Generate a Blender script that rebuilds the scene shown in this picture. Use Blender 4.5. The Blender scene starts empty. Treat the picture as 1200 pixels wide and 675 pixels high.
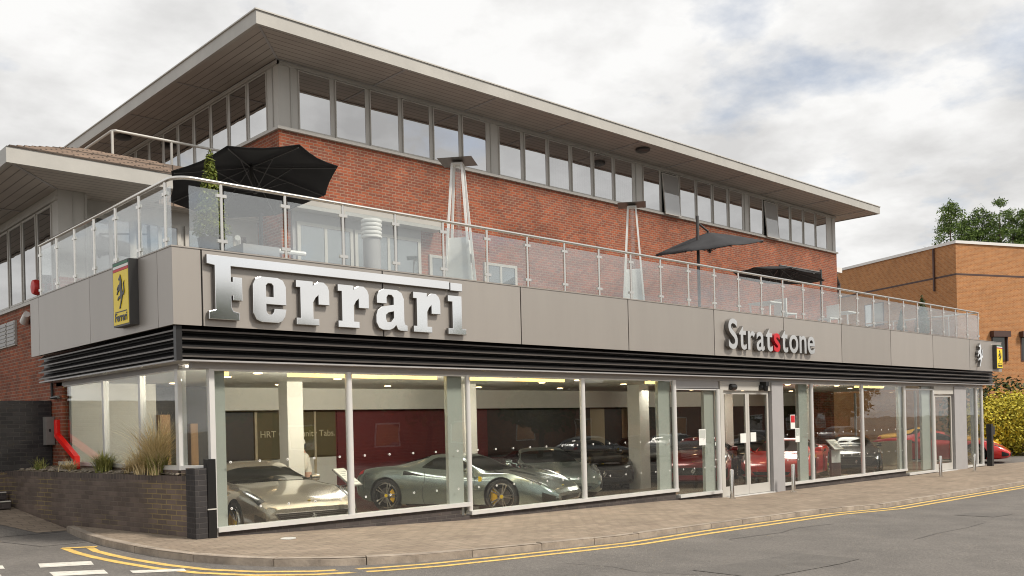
import bpy, math, random
import numpy as np
from mathutils import Matrix, Vector

random.seed(7)
RNG = np.random.default_rng(7)
S = bpy.context.scene
COL = S.collection
rad = math.radians

# ------------------------------------------------------------------ camera
yaw, roll = rad(43.17732519), rad(-1.42278523)
fw = Vector((math.sin(yaw), math.cos(yaw), 0))
r0 = Vector((math.cos(yaw), -math.sin(yaw), 0))
u0 = Vector((0, 0, 1))
rt = r0 * math.cos(roll) + u0 * math.sin(roll)
up = -r0 * math.sin(roll) + u0 * math.cos(roll)
CAMPOS = Vector((-5.85636, -13.78523, 1.70))
cd = bpy.data.cameras.new('camera')
cd.sensor_width = 36.0
cd.lens = 36.0 * 1072.3288 / 1200
cd.shift_y = (496.9726 - 337.5) / 1200
cd.clip_start = 0.1
cd.clip_end = 2000
cam = bpy.data.objects.new('camera', cd)
COL.objects.link(cam)
m = Matrix.Identity(4)
for i in range(3):
    m[i][0] = rt[i]; m[i][1] = up[i]; m[i][2] = -fw[i]; m[i][3] = CAMPOS[i]
cam.matrix_world = m
S.camera = cam

# ------------------------------------------------------------------ world, sun, exposure
SUN_EL, SUN_AZ = 48.0, 160.0       # azimuth: compass style, 0 = +Y, clockwise
W = bpy.data.worlds.new('World')
S.world = W
W.use_nodes = True
nt = W.node_tree
nt.nodes.clear()
N = nt.nodes.new; LK = nt.links.new
out = N('ShaderNodeOutputWorld'); bg = N('ShaderNodeBackground'); bg.inputs['Strength'].default_value = 0.10
sky = N('ShaderNodeTexSky'); sky.sky_type = 'NISHITA'; sky.sun_disc = False
sky.sun_elevation = rad(SUN_EL); sky.sun_rotation = rad(SUN_AZ)
sky.air_density = 1.0; sky.dust_density = 1.5; sky.ozone_density = 1.0
tc = N('ShaderNodeTexCoord'); sx = N('ShaderNodeSeparateXYZ'); LK(tc.outputs['Generated'], sx.inputs[0])
zc = N('ShaderNodeMath'); zc.operation = 'MAXIMUM'; LK(sx.outputs['Z'], zc.inputs[0]); zc.inputs[1].default_value = 0.0
za = N('ShaderNodeMath'); za.operation = 'ADD'; LK(zc.outputs[0], za.inputs[0]); za.inputs[1].default_value = 0.22
dx = N('ShaderNodeMath'); dx.operation = 'DIVIDE'; LK(sx.outputs['X'], dx.inputs[0]); LK(za.outputs[0], dx.inputs[1])
dy = N('ShaderNodeMath'); dy.operation = 'DIVIDE'; LK(sx.outputs['Y'], dy.inputs[0]); LK(za.outputs[0], dy.inputs[1])
cx = N('ShaderNodeCombineXYZ'); LK(dx.outputs[0], cx.inputs[0]); LK(dy.outputs[0], cx.inputs[1]); LK(sx.outputs['Z'], cx.inputs[2])
def wnoise(scale, detail, rough, off):
    mp = N('ShaderNodeMapping'); mp.inputs['Location'].default_value = off; LK(cx.outputs[0], mp.inputs['Vector'])
    n = N('ShaderNodeTexNoise'); n.inputs['Scale'].default_value = scale; n.inputs['Detail'].default_value = detail
    n.inputs['Roughness'].default_value = rough; LK(mp.outputs[0], n.inputs['Vector']); return n
n1 = wnoise(2.9, 8, .55, (3.1, 1.7, 0.4)); n2 = wnoise(2.4, 8, .56, (9.3, 4.2, 2.0))
cover = N('ShaderNodeValToRGB'); LK(n1.outputs['Fac'], cover.inputs[0])
cover.color_ramp.elements[0].position = .31; cover.color_ramp.elements[0].color = (.45, .45, .45, 1)
cover.color_ramp.elements[1].position = .45; cover.color_ramp.elements[1].color = (1, 1, 1, 1)
tone = N('ShaderNodeValToRGB'); LK(n2.outputs['Fac'], tone.inputs[0])
tone.color_ramp.elements[0].position = .36; tone.color_ramp.elements[0].color = (5.2, 5.15, 5.1, 1)
tone.color_ramp.elements[1].position = .58; tone.color_ramp.elements[1].color = (7.45, 7.4, 7.3, 1)
mx = N('ShaderNodeMixRGB'); LK(cover.outputs[0], mx.inputs[0]); LK(sky.outputs[0], mx.inputs[1]); LK(tone.outputs[0], mx.inputs[2])
LK(mx.outputs[0], bg.inputs['Color']); LK(bg.outputs[0], out.inputs['Surface'])

sd = bpy.data.lights.new('sun', 'SUN'); sd.energy = 3.0; sd.angle = rad(9); sd.color = (1.0, .93, .83)
sun = bpy.data.objects.new('sun', sd); COL.objects.link(sun)
az = rad(SUN_AZ); el = rad(SUN_EL)
sdir = Vector((math.sin(az) * math.cos(el), math.cos(az) * math.cos(el), math.sin(el)))
sun.rotation_euler = sdir.to_track_quat('Z', 'Y').to_euler()
sun.location = (0, -30, 40)

S.view_settings.view_transform = 'Standard'
S.view_settings.look = 'None'
S.view_settings.gamma = 1.0
S.view_settings.exposure = 0.40
S.view_settings.use_curve_mapping = False
S.cycles.max_bounces = 8
S.cycles.diffuse_bounces = 3
S.cycles.glossy_bounces = 4
S.cycles.transparent_max_bounces = 28
S.cycles.transmission_bounces = 4
S.cycles.caustics_reflective = False
S.cycles.caustics_refractive = False
S.cycles.sample_clamp_indirect = 6.0
S.cycles.use_denoising = True
S.cycles.denoising_prefilter = 'ACCURATE'
S.cycles.pixel_filter_type = 'BLACKMAN_HARRIS'
S.cycles.filter_width = 1.05

# ------------------------------------------------------------------ materials
MATS = {}
def pmat(name, col, rough=.6, metal=0.0, spec=.5, noise=0.0, nscale=3.0, bump=0.0, bscale=40.0, coat=0.0, stretch=(1, 1, 1), hue2=None, vary=0.0, speck=0.0):
    """principled material with a soft procedural variation of its own colour"""
    if name in MATS: return MATS[name]
    M = bpy.data.materials.new(name); M.use_nodes = True
    t = M.node_tree; b = t.nodes['Principled BSDF']
    b.inputs['Base Color'].default_value = (*col, 1); b.inputs['Roughness'].default_value = rough
    b.inputs['Metallic'].default_value = metal; b.inputs['Specular IOR Level'].default_value = spec
    b.inputs['Coat Weight'].default_value = coat; b.inputs['Coat Roughness'].default_value = .05
    if noise > 0 or bump > 0:
        g = t.nodes.new('ShaderNodeNewGeometry')
        mp = t.nodes.new('ShaderNodeMapping'); mp.inputs['Scale'].default_value = stretch
        t.links.new(g.outputs['Position'], mp.inputs['Vector'])
    if noise > 0:
        n = t.nodes.new('ShaderNodeTexNoise'); n.inputs['Scale'].default_value = nscale; n.inputs['Detail'].default_value = 6
        n.inputs['Roughness'].default_value = .65
        t.links.new(mp.outputs[0], n.inputs['Vector'])
        r = t.nodes.new('ShaderNodeValToRGB'); t.links.new(n.outputs['Fac'], r.inputs[0])
        r.color_ramp.elements[0].position = .3; r.color_ramp.elements[1].position = .7
        a = hue2 or tuple(c * (1 - noise) for c in col)
        r.color_ramp.elements[0].color = (*a, 1)
        r.color_ramp.elements[1].color = (*[min(1, c * (1 + noise * .6)) for c in col], 1)
        last = r.outputs[0]
        if vary > 0:                            # one sheet differs a little from the next
            oi = t.nodes.new('ShaderNodeObjectInfo'); mr = t.nodes.new('ShaderNodeMapRange'); mr.inputs[3].default_value = 1 - vary; mr.inputs[4].default_value = 1 + vary
            t.links.new(oi.outputs['Random'], mr.inputs[0])
            mu = t.nodes.new('ShaderNodeMixRGB'); mu.blend_type = 'MULTIPLY'; mu.inputs[0].default_value = 1; t.links.new(last, mu.inputs[1]); t.links.new(mr.outputs[0], mu.inputs[2]); last = mu.outputs[0]
        if speck > 0:                           # coarse aggregate
            n2 = t.nodes.new('ShaderNodeTexNoise'); n2.inputs['Scale'].default_value = 26; n2.inputs['Detail'].default_value = 3; n2.inputs['Roughness'].default_value = .8
            t.links.new(mp.outputs[0], n2.inputs['Vector']); mr = t.nodes.new('ShaderNodeMapRange'); mr.inputs[1].default_value = .3; mr.inputs[2].default_value = .7
            mr.inputs[3].default_value = 1 - speck; mr.inputs[4].default_value = 1 + speck; t.links.new(n2.outputs['Fac'], mr.inputs[0])
            mu = t.nodes.new('ShaderNodeMixRGB'); mu.blend_type = 'MULTIPLY'; mu.inputs[0].default_value = 1; t.links.new(last, mu.inputs[1]); t.links.new(mr.outputs[0], mu.inputs[2]); last = mu.outputs[0]
        t.links.new(last, b.inputs['Base Color'])
    if bump > 0:
        n = t.nodes.new('ShaderNodeTexNoise'); n.inputs['Scale'].default_value = bscale; n.inputs['Detail'].default_value = 4
        t.links.new(mp.outputs[0], n.inputs['Vector'])
        bp = t.nodes.new('ShaderNodeBump'); bp.inputs['Strength'].default_value = bump; bp.inputs['Distance'].default_value = .02
        t.links.new(n.outputs['Fac'], bp.inputs['Height']); t.links.new(bp.outputs[0], b.inputs['Normal'])
    MATS[name] = M
    return M

def brick_mat(name, c1, c2, mortar, bw=.215, bh=.075, msize=.011, rotz=0.0, flat=False, rough=.85, bias=0.0, big=.25, third=None, patch=None):
    """coursed bricks in world metres; vector = (x + y, z) so both wall directions course alike"""
    if name in MATS: return MATS[name]
    M = bpy.data.materials.new(name); M.use_nodes = True
    t = M.node_tree; b = t.nodes['Principled BSDF']; b.inputs['Roughness'].default_value = rough
    b.inputs['Specular IOR Level'].default_value = .25
    g = t.nodes.new('ShaderNodeNewGeometry'); sp = t.nodes.new('ShaderNodeSeparateXYZ')
    rot = t.nodes.new('ShaderNodeMapping'); rot.inputs['Rotation'].default_value = (0, 0, rotz)
    t.links.new(g.outputs['Position'], rot.inputs['Vector']); t.links.new(rot.outputs[0], sp.inputs[0])
    cb = t.nodes.new('ShaderNodeCombineXYZ')
    if flat:
        t.links.new(sp.outputs['X'], cb.inputs[0]); t.links.new(sp.outputs['Y'], cb.inputs[1])
    else:
        ad = t.nodes.new('ShaderNodeMath'); t.links.new(sp.outputs['X'], ad.inputs[0]); t.links.new(sp.outputs['Y'], ad.inputs[1])
        t.links.new(ad.outputs[0], cb.inputs[0]); t.links.new(sp.outputs['Z'], cb.inputs[1])
    br = t.nodes.new('ShaderNodeTexBrick'); t.links.new(cb.outputs[0], br.inputs['Vector'])
    br.inputs['Scale'].default_value = 1.0; br.inputs['Brick Width'].default_value = bw; br.inputs['Row Height'].default_value = bh
    br.inputs['Mortar Size'].default_value = msize; br.inputs['Mortar Smooth'].default_value = .3; br.inputs['Bias'].default_value = bias
    br.inputs['Color1'].default_value = (*c1, 1); br.inputs['Color2'].default_value = (*c2, 1); br.inputs['Mortar'].default_value = (*mortar, 1)
    nz = t.nodes.new('ShaderNodeTexNoise'); nz.inputs['Scale'].default_value = 1.1; nz.inputs['Detail'].default_value = 8; nz.inputs['Roughness'].default_value = .7
    t.links.new(g.outputs['Position'], nz.inputs['Vector'])
    mr = t.nodes.new('ShaderNodeMapRange'); t.links.new(nz.outputs['Fac'], mr.inputs[0])
    mr.inputs[1].default_value = .3; mr.inputs[2].default_value = .7; mr.inputs[3].default_value = 1 - big; mr.inputs[4].default_value = 1 + big
    mu = t.nodes.new('ShaderNodeMixRGB'); mu.blend_type = 'MULTIPLY'; mu.inputs[0].default_value = 1
    src = br.outputs['Color']
    if third:                                   # some bricks of a third firing colour: a coarse white noise per brick cell
        v = t.nodes.new('ShaderNodeTexBrick'); t.links.new(cb.outputs[0], v.inputs['Vector'])
        for k, val in (('Scale', 1.0), ('Brick Width', bw), ('Row Height', bh), ('Mortar Size', 0.0), ('Bias', -.45)): v.inputs[k].default_value = val
        v.inputs['Color1'].default_value = (0, 0, 0, 1); v.inputs['Color2'].default_value = (1, 1, 1, 1)
        pw = t.nodes.new('ShaderNodeMath'); pw.operation = 'POWER'; t.links.new(v.outputs['Color'], pw.inputs[0]); pw.inputs[1].default_value = 3.0
        inv = t.nodes.new('ShaderNodeMath'); inv.operation = 'SUBTRACT'; inv.inputs[0].default_value = 1; t.links.new(br.outputs['Fac'], inv.inputs[1])
        pm = t.nodes.new('ShaderNodeMath'); pm.operation = 'MULTIPLY'; t.links.new(pw.outputs[0], pm.inputs[0]); t.links.new(inv.outputs[0], pm.inputs[1])
        m3 = t.nodes.new('ShaderNodeMixRGB'); t.links.new(pm.outputs[0], m3.inputs[0]); t.links.new(src, m3.inputs[1]); m3.inputs[2].default_value = (*third, 1)
        src = m3.outputs[0]
    if patch:                                   # patches of paler repointing
        n2 = t.nodes.new('ShaderNodeTexNoise'); n2.inputs['Scale'].default_value = .9; n2.inputs['Detail'].default_value = 3
        t.links.new(g.outputs['Position'], n2.inputs['Vector'])
        cr = t.nodes.new('ShaderNodeValToRGB'); t.links.new(n2.outputs['Fac'], cr.inputs[0]); cr.color_ramp.elements[0].position = .5; cr.color_ramp.elements[1].position = .6
        pm = t.nodes.new('ShaderNodeMath'); pm.operation = 'MULTIPLY'; t.links.new(cr.outputs[0], pm.inputs[0]); t.links.new(br.outputs['Fac'], pm.inputs[1])
        m3 = t.nodes.new('ShaderNodeMixRGB'); t.links.new(pm.outputs[0], m3.inputs[0]); t.links.new(src, m3.inputs[1]); m3.inputs[2].default_value = (*patch, 1)
        src = m3.outputs[0]
    t.links.new(src, mu.inputs[1]); t.links.new(mr.outputs[0], mu.inputs[2]); t.links.new(mu.outputs[0], b.inputs['Base Color'])
    bp = t.nodes.new('ShaderNodeBump'); bp.inputs['Strength'].default_value = .6; bp.inputs['Distance'].default_value = .008; bp.invert = True
    t.links.new(br.outputs['Fac'], bp.inputs['Height']); t.links.new(bp.outputs[0], b.inputs['Normal'])
    MATS[name] = M
    return M

def glass_mat(name, tint, base=.0, ior=1.5, rough=0.0):
    """thin pane: transparent with a Fresnel mirror on top, plus a little extra coating reflection"""
    if name in MATS: return MATS[name]
    M = bpy.data.materials.new(name); M.use_nodes = True
    t = M.node_tree; t.nodes.clear()
    o = t.nodes.new('ShaderNodeOutputMaterial'); mix = t.nodes.new('ShaderNodeMixShader')
    tr = t.nodes.new('ShaderNodeBsdfTransparent'); tr.inputs[0].default_value = (*tint, 1)
    gl = t.nodes.new('ShaderNodeBsdfGlossy'); gl.inputs['Roughness'].default_value = rough
    g = t.nodes.new('ShaderNodeNewGeometry'); n = t.nodes.new('ShaderNodeTexNoise'); n.inputs['Scale'].default_value = .7
    t.links.new(g.outputs['Position'], n.inputs['Vector']); bp = t.nodes.new('ShaderNodeBump'); bp.inputs['Strength'].default_value = .05; bp.inputs['Distance'].default_value = .05
    t.links.new(n.outputs['Fac'], bp.inputs['Height']); t.links.new(bp.outputs[0], gl.inputs['Normal'])
    lw = t.nodes.new('ShaderNodeLayerWeight'); lw.inputs['Blend'].default_value = .5
    pw = t.nodes.new('ShaderNodeMath'); pw.operation = 'POWER'; pw.inputs[1].default_value = 5.0
    f0 = ((ior - 1) / (ior + 1)) ** 2 + base
    ad = t.nodes.new('ShaderNodeMath'); ad.operation = 'MULTIPLY_ADD'; ad.use_clamp = True; ad.inputs[1].default_value = 1 - f0; ad.inputs[2].default_value = f0
    t.links.new(lw.outputs['Facing'], pw.inputs[0]); t.links.new(pw.outputs[0], ad.inputs[0]); t.links.new(ad.outputs[0], mix.inputs[0])
    t.links.new(tr.outputs[0], mix.inputs[1]); t.links.new(gl.outputs[0], mix.inputs[2]); t.links.new(mix.outputs[0], o.inputs[0])
    MATS[name] = M
    return M

def mirror_mat(name, dark, fac):
    """coated solar glass: a strong mirror over a dark room"""
    M = bpy.data.materials.new(name); M.use_nodes = True
    t = M.node_tree; t.nodes.clear()
    o = t.nodes.new('ShaderNodeOutputMaterial'); mix = t.nodes.new('ShaderNodeMixShader'); mix.inputs[0].default_value = fac
    d = t.nodes.new('ShaderNodeBsdfDiffuse'); d.inputs[0].default_value = (*dark, 1)
    gl = t.nodes.new('ShaderNodeBsdfGlossy'); gl.inputs['Roughness'].default_value = 0.012
    g = t.nodes.new('ShaderNodeNewGeometry'); n = t.nodes.new('ShaderNodeTexNoise'); n.inputs['Scale'].default_value = .9
    t.links.new(g.outputs['Position'], n.inputs['Vector'])
    bp = t.nodes.new('ShaderNodeBump'); bp.inputs['Strength'].default_value = .06; bp.inputs['Distance'].default_value = .05
    t.links.new(n.outputs['Fac'], bp.inputs['Height']); t.links.new(bp.outputs[0], gl.inputs['Normal'])
    t.links.new(d.outputs[0], mix.inputs[1]); t.links.new(gl.outputs[0], mix.inputs[2]); t.links.new(mix.outputs[0], o.inputs[0])
    MATS[name] = M
    return M

def blind_mat():
    M = mirror_mat('solar glass over blinds', (.02, .02, .02), .62); t = M.node_tree
    d = [n for n in t.nodes if n.type == 'BSDF_DIFFUSE'][0]; g = [n for n in t.nodes if n.type == 'NEW_GEOMETRY'][0]
    sp = t.nodes.new('ShaderNodeSeparateXYZ'); t.links.new(g.outputs['Position'], sp.inputs[0])
    m1 = t.nodes.new('ShaderNodeMath'); m1.operation = 'MULTIPLY'; m1.inputs[1].default_value = 9.0; t.links.new(sp.outputs['X'], m1.inputs[0])
    f = t.nodes.new('ShaderNodeMath'); f.operation = 'FRACT'; t.links.new(m1.outputs[0], f.inputs[0])
    r = t.nodes.new('ShaderNodeValToRGB'); r.color_ramp.elements[0].color = (.02, .02, .02, 1); r.color_ramp.elements[1].color = (.16, .15, .14, 1); t.links.new(f.outputs[0], r.inputs[0]); t.links.new(r.outputs[0], d.inputs[0])
    return M
def emit_mat(name, col, st):
    M = bpy.data.materials.new(name); M.use_nodes = True
    b = M.node_tree.nodes['Principled BSDF']; b.inputs['Base Color'].default_value = (*col, 1)
    b.inputs['Emission Color'].default_value = (*col, 1); b.inputs['Emission Strength'].default_value = st
    MATS[name] = M
    return M

def leaf_mat(name, c1, c2, rough=.6):
    M = bpy.data.materials.new(name); M.use_nodes = True
    t = M.node_tree; b = t.nodes['Principled BSDF']; b.inputs['Roughness'].default_value = rough; b.inputs['Specular IOR Level'].default_value = .2
    g = t.nodes.new('ShaderNodeNewGeometry'); r = t.nodes.new('ShaderNodeValToRGB')
    r.color_ramp.elements[0].color = (*c1, 1); r.color_ramp.elements[1].color = (*c2, 1)
    t.links.new(g.outputs['Random Per Island'], r.inputs[0]); t.links.new(r.outputs[0], b.inputs['Base Color'])
    MATS[name] = M
    return M

def board_mat(name, axis, col, pitch=.2):
    """soffit boards: thin dark grooves every pitch metres along one axis"""
    M = bpy.data.materials.new(name); M.use_nodes = True
    t = M.node_tree; b = t.nodes['Principled BSDF']; b.inputs['Roughness'].default_value = .5
    g = t.nodes.new('ShaderNodeNewGeometry'); sp = t.nodes.new('ShaderNodeSeparateXYZ'); t.links.new(g.outputs['Position'], sp.inputs[0])
    d = t.nodes.new('ShaderNodeMath'); d.operation = 'DIVIDE'; t.links.new(sp.outputs[axis], d.inputs[0]); d.inputs[1].default_value = pitch
    f = t.nodes.new('ShaderNodeMath'); f.operation = 'FRACT'; t.links.new(d.outputs[0], f.inputs[0])
    r = t.nodes.new('ShaderNodeValToRGB'); t.links.new(f.outputs[0], r.inputs[0])
    r.color_ramp.elements[0].position = .06; r.color_ramp.elements[0].color = (*[c * .35 for c in col], 1)
    r.color_ramp.elements[1].position = .16; r.color_ramp.elements[1].color = (*col, 1)
    n = t.nodes.new('ShaderNodeTexNoise'); n.inputs['Scale'].default_value = 1.5; n.inputs['Detail'].default_value = 5; t.links.new(g.outputs['Position'], n.inputs['Vector'])
    mr = t.nodes.new('ShaderNodeMapRange'); mr.inputs[3].default_value = .82; mr.inputs[4].default_value = 1.15; t.links.new(n.outputs['Fac'], mr.inputs[0])
    mu = t.nodes.new('ShaderNodeMixRGB'); mu.blend_type = 'MULTIPLY'; mu.inputs[0].default_value = 1
    t.links.new(r.outputs[0], mu.inputs[1]); t.links.new(mr.outputs[0], mu.inputs[2]); t.links.new(mu.outputs[0], b.inputs['Base Color'])
    bp = t.nodes.new('ShaderNodeBump'); bp.inputs['Strength'].default_value = .5; bp.inputs['Distance'].default_value = .01
    t.links.new(r.outputs[0], bp.inputs['Height']); t.links.new(bp.outputs[0], b.inputs['Normal'])
    MATS[name] = M
    return M

M_red_brick = brick_mat('red brick', (.34, .095, .045), (.155, .048, .033), (.29, .185, .13), third=(.52, .27, .17), big=.28)
M_dark_brick = brick_mat('dark brick', (.165, .125, .104), (.10, .08, .07), (.15, .12, .095), bw=.24, bh=.085, msize=.010, big=.3, patch=(.23, .175, .09), third=(.22, .145, .10), rough=.7)
M_plinth = brick_mat('plinth brick', (.09, .075, .07), (.06, .052, .05), (.10, .088, .08), bw=.24, bh=.07, msize=.008, big=.2)
M_screen = brick_mat('screen brick', (.05, .046, .046), (.032, .030, .031), (.066, .06, .058), bw=.24, bh=.085, msize=.008, big=.25, rough=.6)
M_orange_brick = brick_mat('orange brick', (.48, .215, .082), (.36, .15, .058), (.50, .32, .18), bw=.225, bh=.075, msize=.010, big=.12, rotz=rad(22))
M_paving = brick_mat('block paving', (.31, .25, .19), (.25, .198, .15), (.20, .16, .123), bw=.32, bh=.16, msize=.012, flat=True, big=.22)
M_asphalt = pmat('asphalt', (.155, .141, .126), .9, noise=.28, nscale=.8, bump=.6, bscale=60, speck=.30, hue2=(.118, .108, .098))
M_kerb = pmat('kerb stone', (.36, .30, .24), .85, noise=.45, nscale=2.5, bump=.3, bscale=25)
M_yellow = pmat('yellow road paint', (.76, .50, .13), .75, noise=.25, nscale=7, speck=.15, hue2=(.50, .34, .12))
M_white_paint = pmat('white road paint', (.68, .65, .58), .75, noise=.28, nscale=9)
M_fascia = pmat('champagne cladding', (.375, .345, .312), .40, metal=.38, noise=.045, nscale=1.2, spec=.5, stretch=(1.4, 1.4, .22), vary=.07)
M_fascia_side = M_fascia
M_joint = pmat('dark joint', (.05, .045, .04), .8)
M_black = pmat('black louvre metal', (.014, .013, .013), .38, noise=.2)
M_fin_edge = pmat('pale louvre edge', (.12, .105, .095), .4, metal=.5)  # slightly paler strip along the front of each blade
M_alu = pmat('brushed aluminium', (.70, .69, .665), .42, metal=.3, noise=.06, nscale=1)
M_frame_grey = pmat('pale grey coated frame', (.50, .48, .44), .45, noise=.06, nscale=1.2)
M_grey_panel = pmat('mid grey coated metal', (.36, .35, .35), .45, noise=.05)
M_trim = pmat('eave metal', (.44, .425, .39), .5, noise=.12, nscale=1.0)
M_steel = pmat('polished steel', (.70, .67, .62), .22, metal=1.0)
M_chrome = pmat('chrome letter face', (.90, .89, .87), .10, metal=1.0)
M_chrome_soft = pmat('satin chrome', (.70, .68, .65), .18, metal=1.0)
M_letter_side = pmat('dark chrome side', (.17, .16, .15), .5, metal=.3)
M_letter_red = pmat('red letter side', (.35, .02, .03), .4)
M_win = glass_mat('showroom glass', (.915, .93, .915), base=.03)
M_bal = glass_mat('balustrade glass', (.91, .935, .925), base=.155)
M_mirror = mirror_mat('solar glass', (.016, .015, .015), .70)
M_blind = blind_mat()
M_grey_reflection = mirror_mat('open pane grey reflection', (.32, .32, .31), .25)  # grey reflection painted into the diffuse base of the opened panes
M_terrace_glass = mirror_mat('terrace door glass', (.10, .12, .125), .35)
M_fin = pmat('frosted glass fin', (.50, .52, .48), .3, noise=.05, nscale=2)
M_soffit_x = board_mat('soffit boards along x', 1, (.41, .37, .33))
M_soffit_y = board_mat('soffit boards along y', 0, (.41, .37, .33))
M_white_wall = pmat('white plaster', (.68, .66, .60), .8, noise=.04)
M_cream_wall = pmat('cream plaster', (.50, .42, .29), .8, noise=.06)
M_tan_wall = pmat('tan panel', (.36, .25, .15), .7, noise=.08, stretch=(1, 1, 6))
M_ceiling = pmat('showroom ceiling', (.84, .83, .77), .85, noise=.03)
M_floor = pmat('showroom floor tile', (.30, .25, .19), .22, noise=.12, nscale=1.2)
M_maroon = pmat('maroon slatted wall', (.13, .014, .018), .45, noise=.1, stretch=(.2, .2, 6), nscale=2)
M_dark_wall = pmat('black slatted wall', (.022, .019, .018), .5)
M_olive = pmat('olive board', (.10, .082, .035), .6)
M_wood = pmat('warm timber', (.38, .21, .085), .5, noise=.2, stretch=(3, 3, .4))
M_cream_letter = pmat('cream letter', (.62, .55, .38), .6)
M_strip = emit_mat('warm strip lamp', (1.0, .66, .20), 2.6)
M_spot = emit_mat('spot lamp', (1.0, .72, .40), 7.0)
M_roof_top = pmat('roof membrane', (.28, .27, .26), .8, noise=.1)
M_tile = brick_mat('roof tile', (.30, .225, .175), (.235, .18, .145), (.10, .08, .065), bw=.3, bh=.22, msize=.02, flat=True, big=.2)
M_dark_fabric = pmat('black canopy fabric', (.014, .014, .015), .85, noise=.25, nscale=4)
M_grey_fabric = pmat('charcoal canopy fabric', (.034, .034, .037), .85, noise=.2, nscale=3)
M_dark_metal = pmat('dark powder coat', (.06, .058, .056), .45)
M_heater = pmat('white heater panel', (.84, .83, .80), .4, noise=.04)
M_heater_glass = glass_mat('heater glass tube', (.93, .94, .93), base=.06)
M_hood = pmat('heater hood metal', (.16, .145, .13), .4, metal=.7)
M_pot = pmat('dark planter', (.03, .03, .03), .6)
M_red_pipe = pmat('bright red paint', (.90, .012, .008), .35)
M_red_plastic = pmat('alarm box red', (.60, .035, .03), .4)
M_meter = pmat('grey meter box', (.24, .225, .21), .5, noise=.1)
M_camera = pmat('white camera shell', (.75, .73, .70), .4)
M_gravel = pmat('gravel', (.30, .255, .20), .95, noise=.5, nscale=22, bump=1.0, bscale=28)
M_soil = pmat('planter soil', (.20, .16, .11), .95, noise=.4, nscale=12, bump=.8, bscale=20)
M_tyre = pmat('tyre rubber', (.016, .016, .016), .75)
M_rim = pmat('silver alloy', (.62, .61, .58), .22, metal=1.0)
M_rim_dark = pmat('wheel well black', (.008, .008, .008), .8)
M_calliper = pmat('yellow calliper', (.85, .50, .02), .4)
M_badge_yellow = pmat('badge yellow', (.88, .62, .01), .4)
M_car_glass = pmat('car window glass', (.012, .013, .013), .03, spec=.8)
M_lamp_glass = pmat('headlamp lens', (.30, .30, .29), .08, spec=.8, metal=.5)
M_black_trim = pmat('black trim', (.010, .010, .010), .35)
M_tan_leather = pmat('tan leather', (.36, .16, .055), .6)
M_sign_green = pmat('sign green', (.01, .13, .055), .45)
M_sign_white = pmat('sign white', (.80, .79, .76), .45)
M_sign_red = pmat('sign red', (.55, .012, .02), .45)
M_sign_black = pmat('sign black', (.012, .012, .012), .4)
M_sign_yellow = pmat('sign yellow', (.86, .64, .012), .4)
M_shutter = pmat('brown shutter box', (.075, .038, .030), .5)
M_bark = pmat('bark', (.10, .07, .05), .9, noise=.3, nscale=6)
M_paper = pmat('notice paper', (.78, .78, .74), .7)
M_maroon_stand = pmat('stand maroon', (.10, .045, .04), .5)
M_skin = pmat('skin', (.48, .29, .21), .6)
M_white_cloth = pmat('white cloth', (.62, .58, .50), .9, noise=.08, nscale=5)
M_hair = pmat('dark hair', (.015, .012, .010), .8)
M_dark_cloth = pmat('dark cloth', (.02, .02, .025), .9)

L_conifer = leaf_mat('conifer leaf', (.04, .075, .016), (.14, .20, .045))
L_gold = leaf_mat('golden leaf', (.30, .28, .03), (.64, .53, .06))
L_dark = leaf_mat('dark shrub leaf', (.022, .036, .014), (.07, .085, .03))
L_top = leaf_mat('topiary leaf', (.075, .105, .016), (.20, .22, .04))
L_topd = leaf_mat('dark topiary leaf', (.03, .055, .018), (.08, .11, .035))  # darker leaf colour for the conifers at the far end
L_straw = leaf_mat('straw blade', (.46, .36, .18), (.78, .65, .40))
L_green_grass = leaf_mat('green blade', (.15, .18, .045), (.42, .40, .14))
L_tree = leaf_mat('broadleaf', (.04, .065, .018), (.12, .14, .04))

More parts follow.
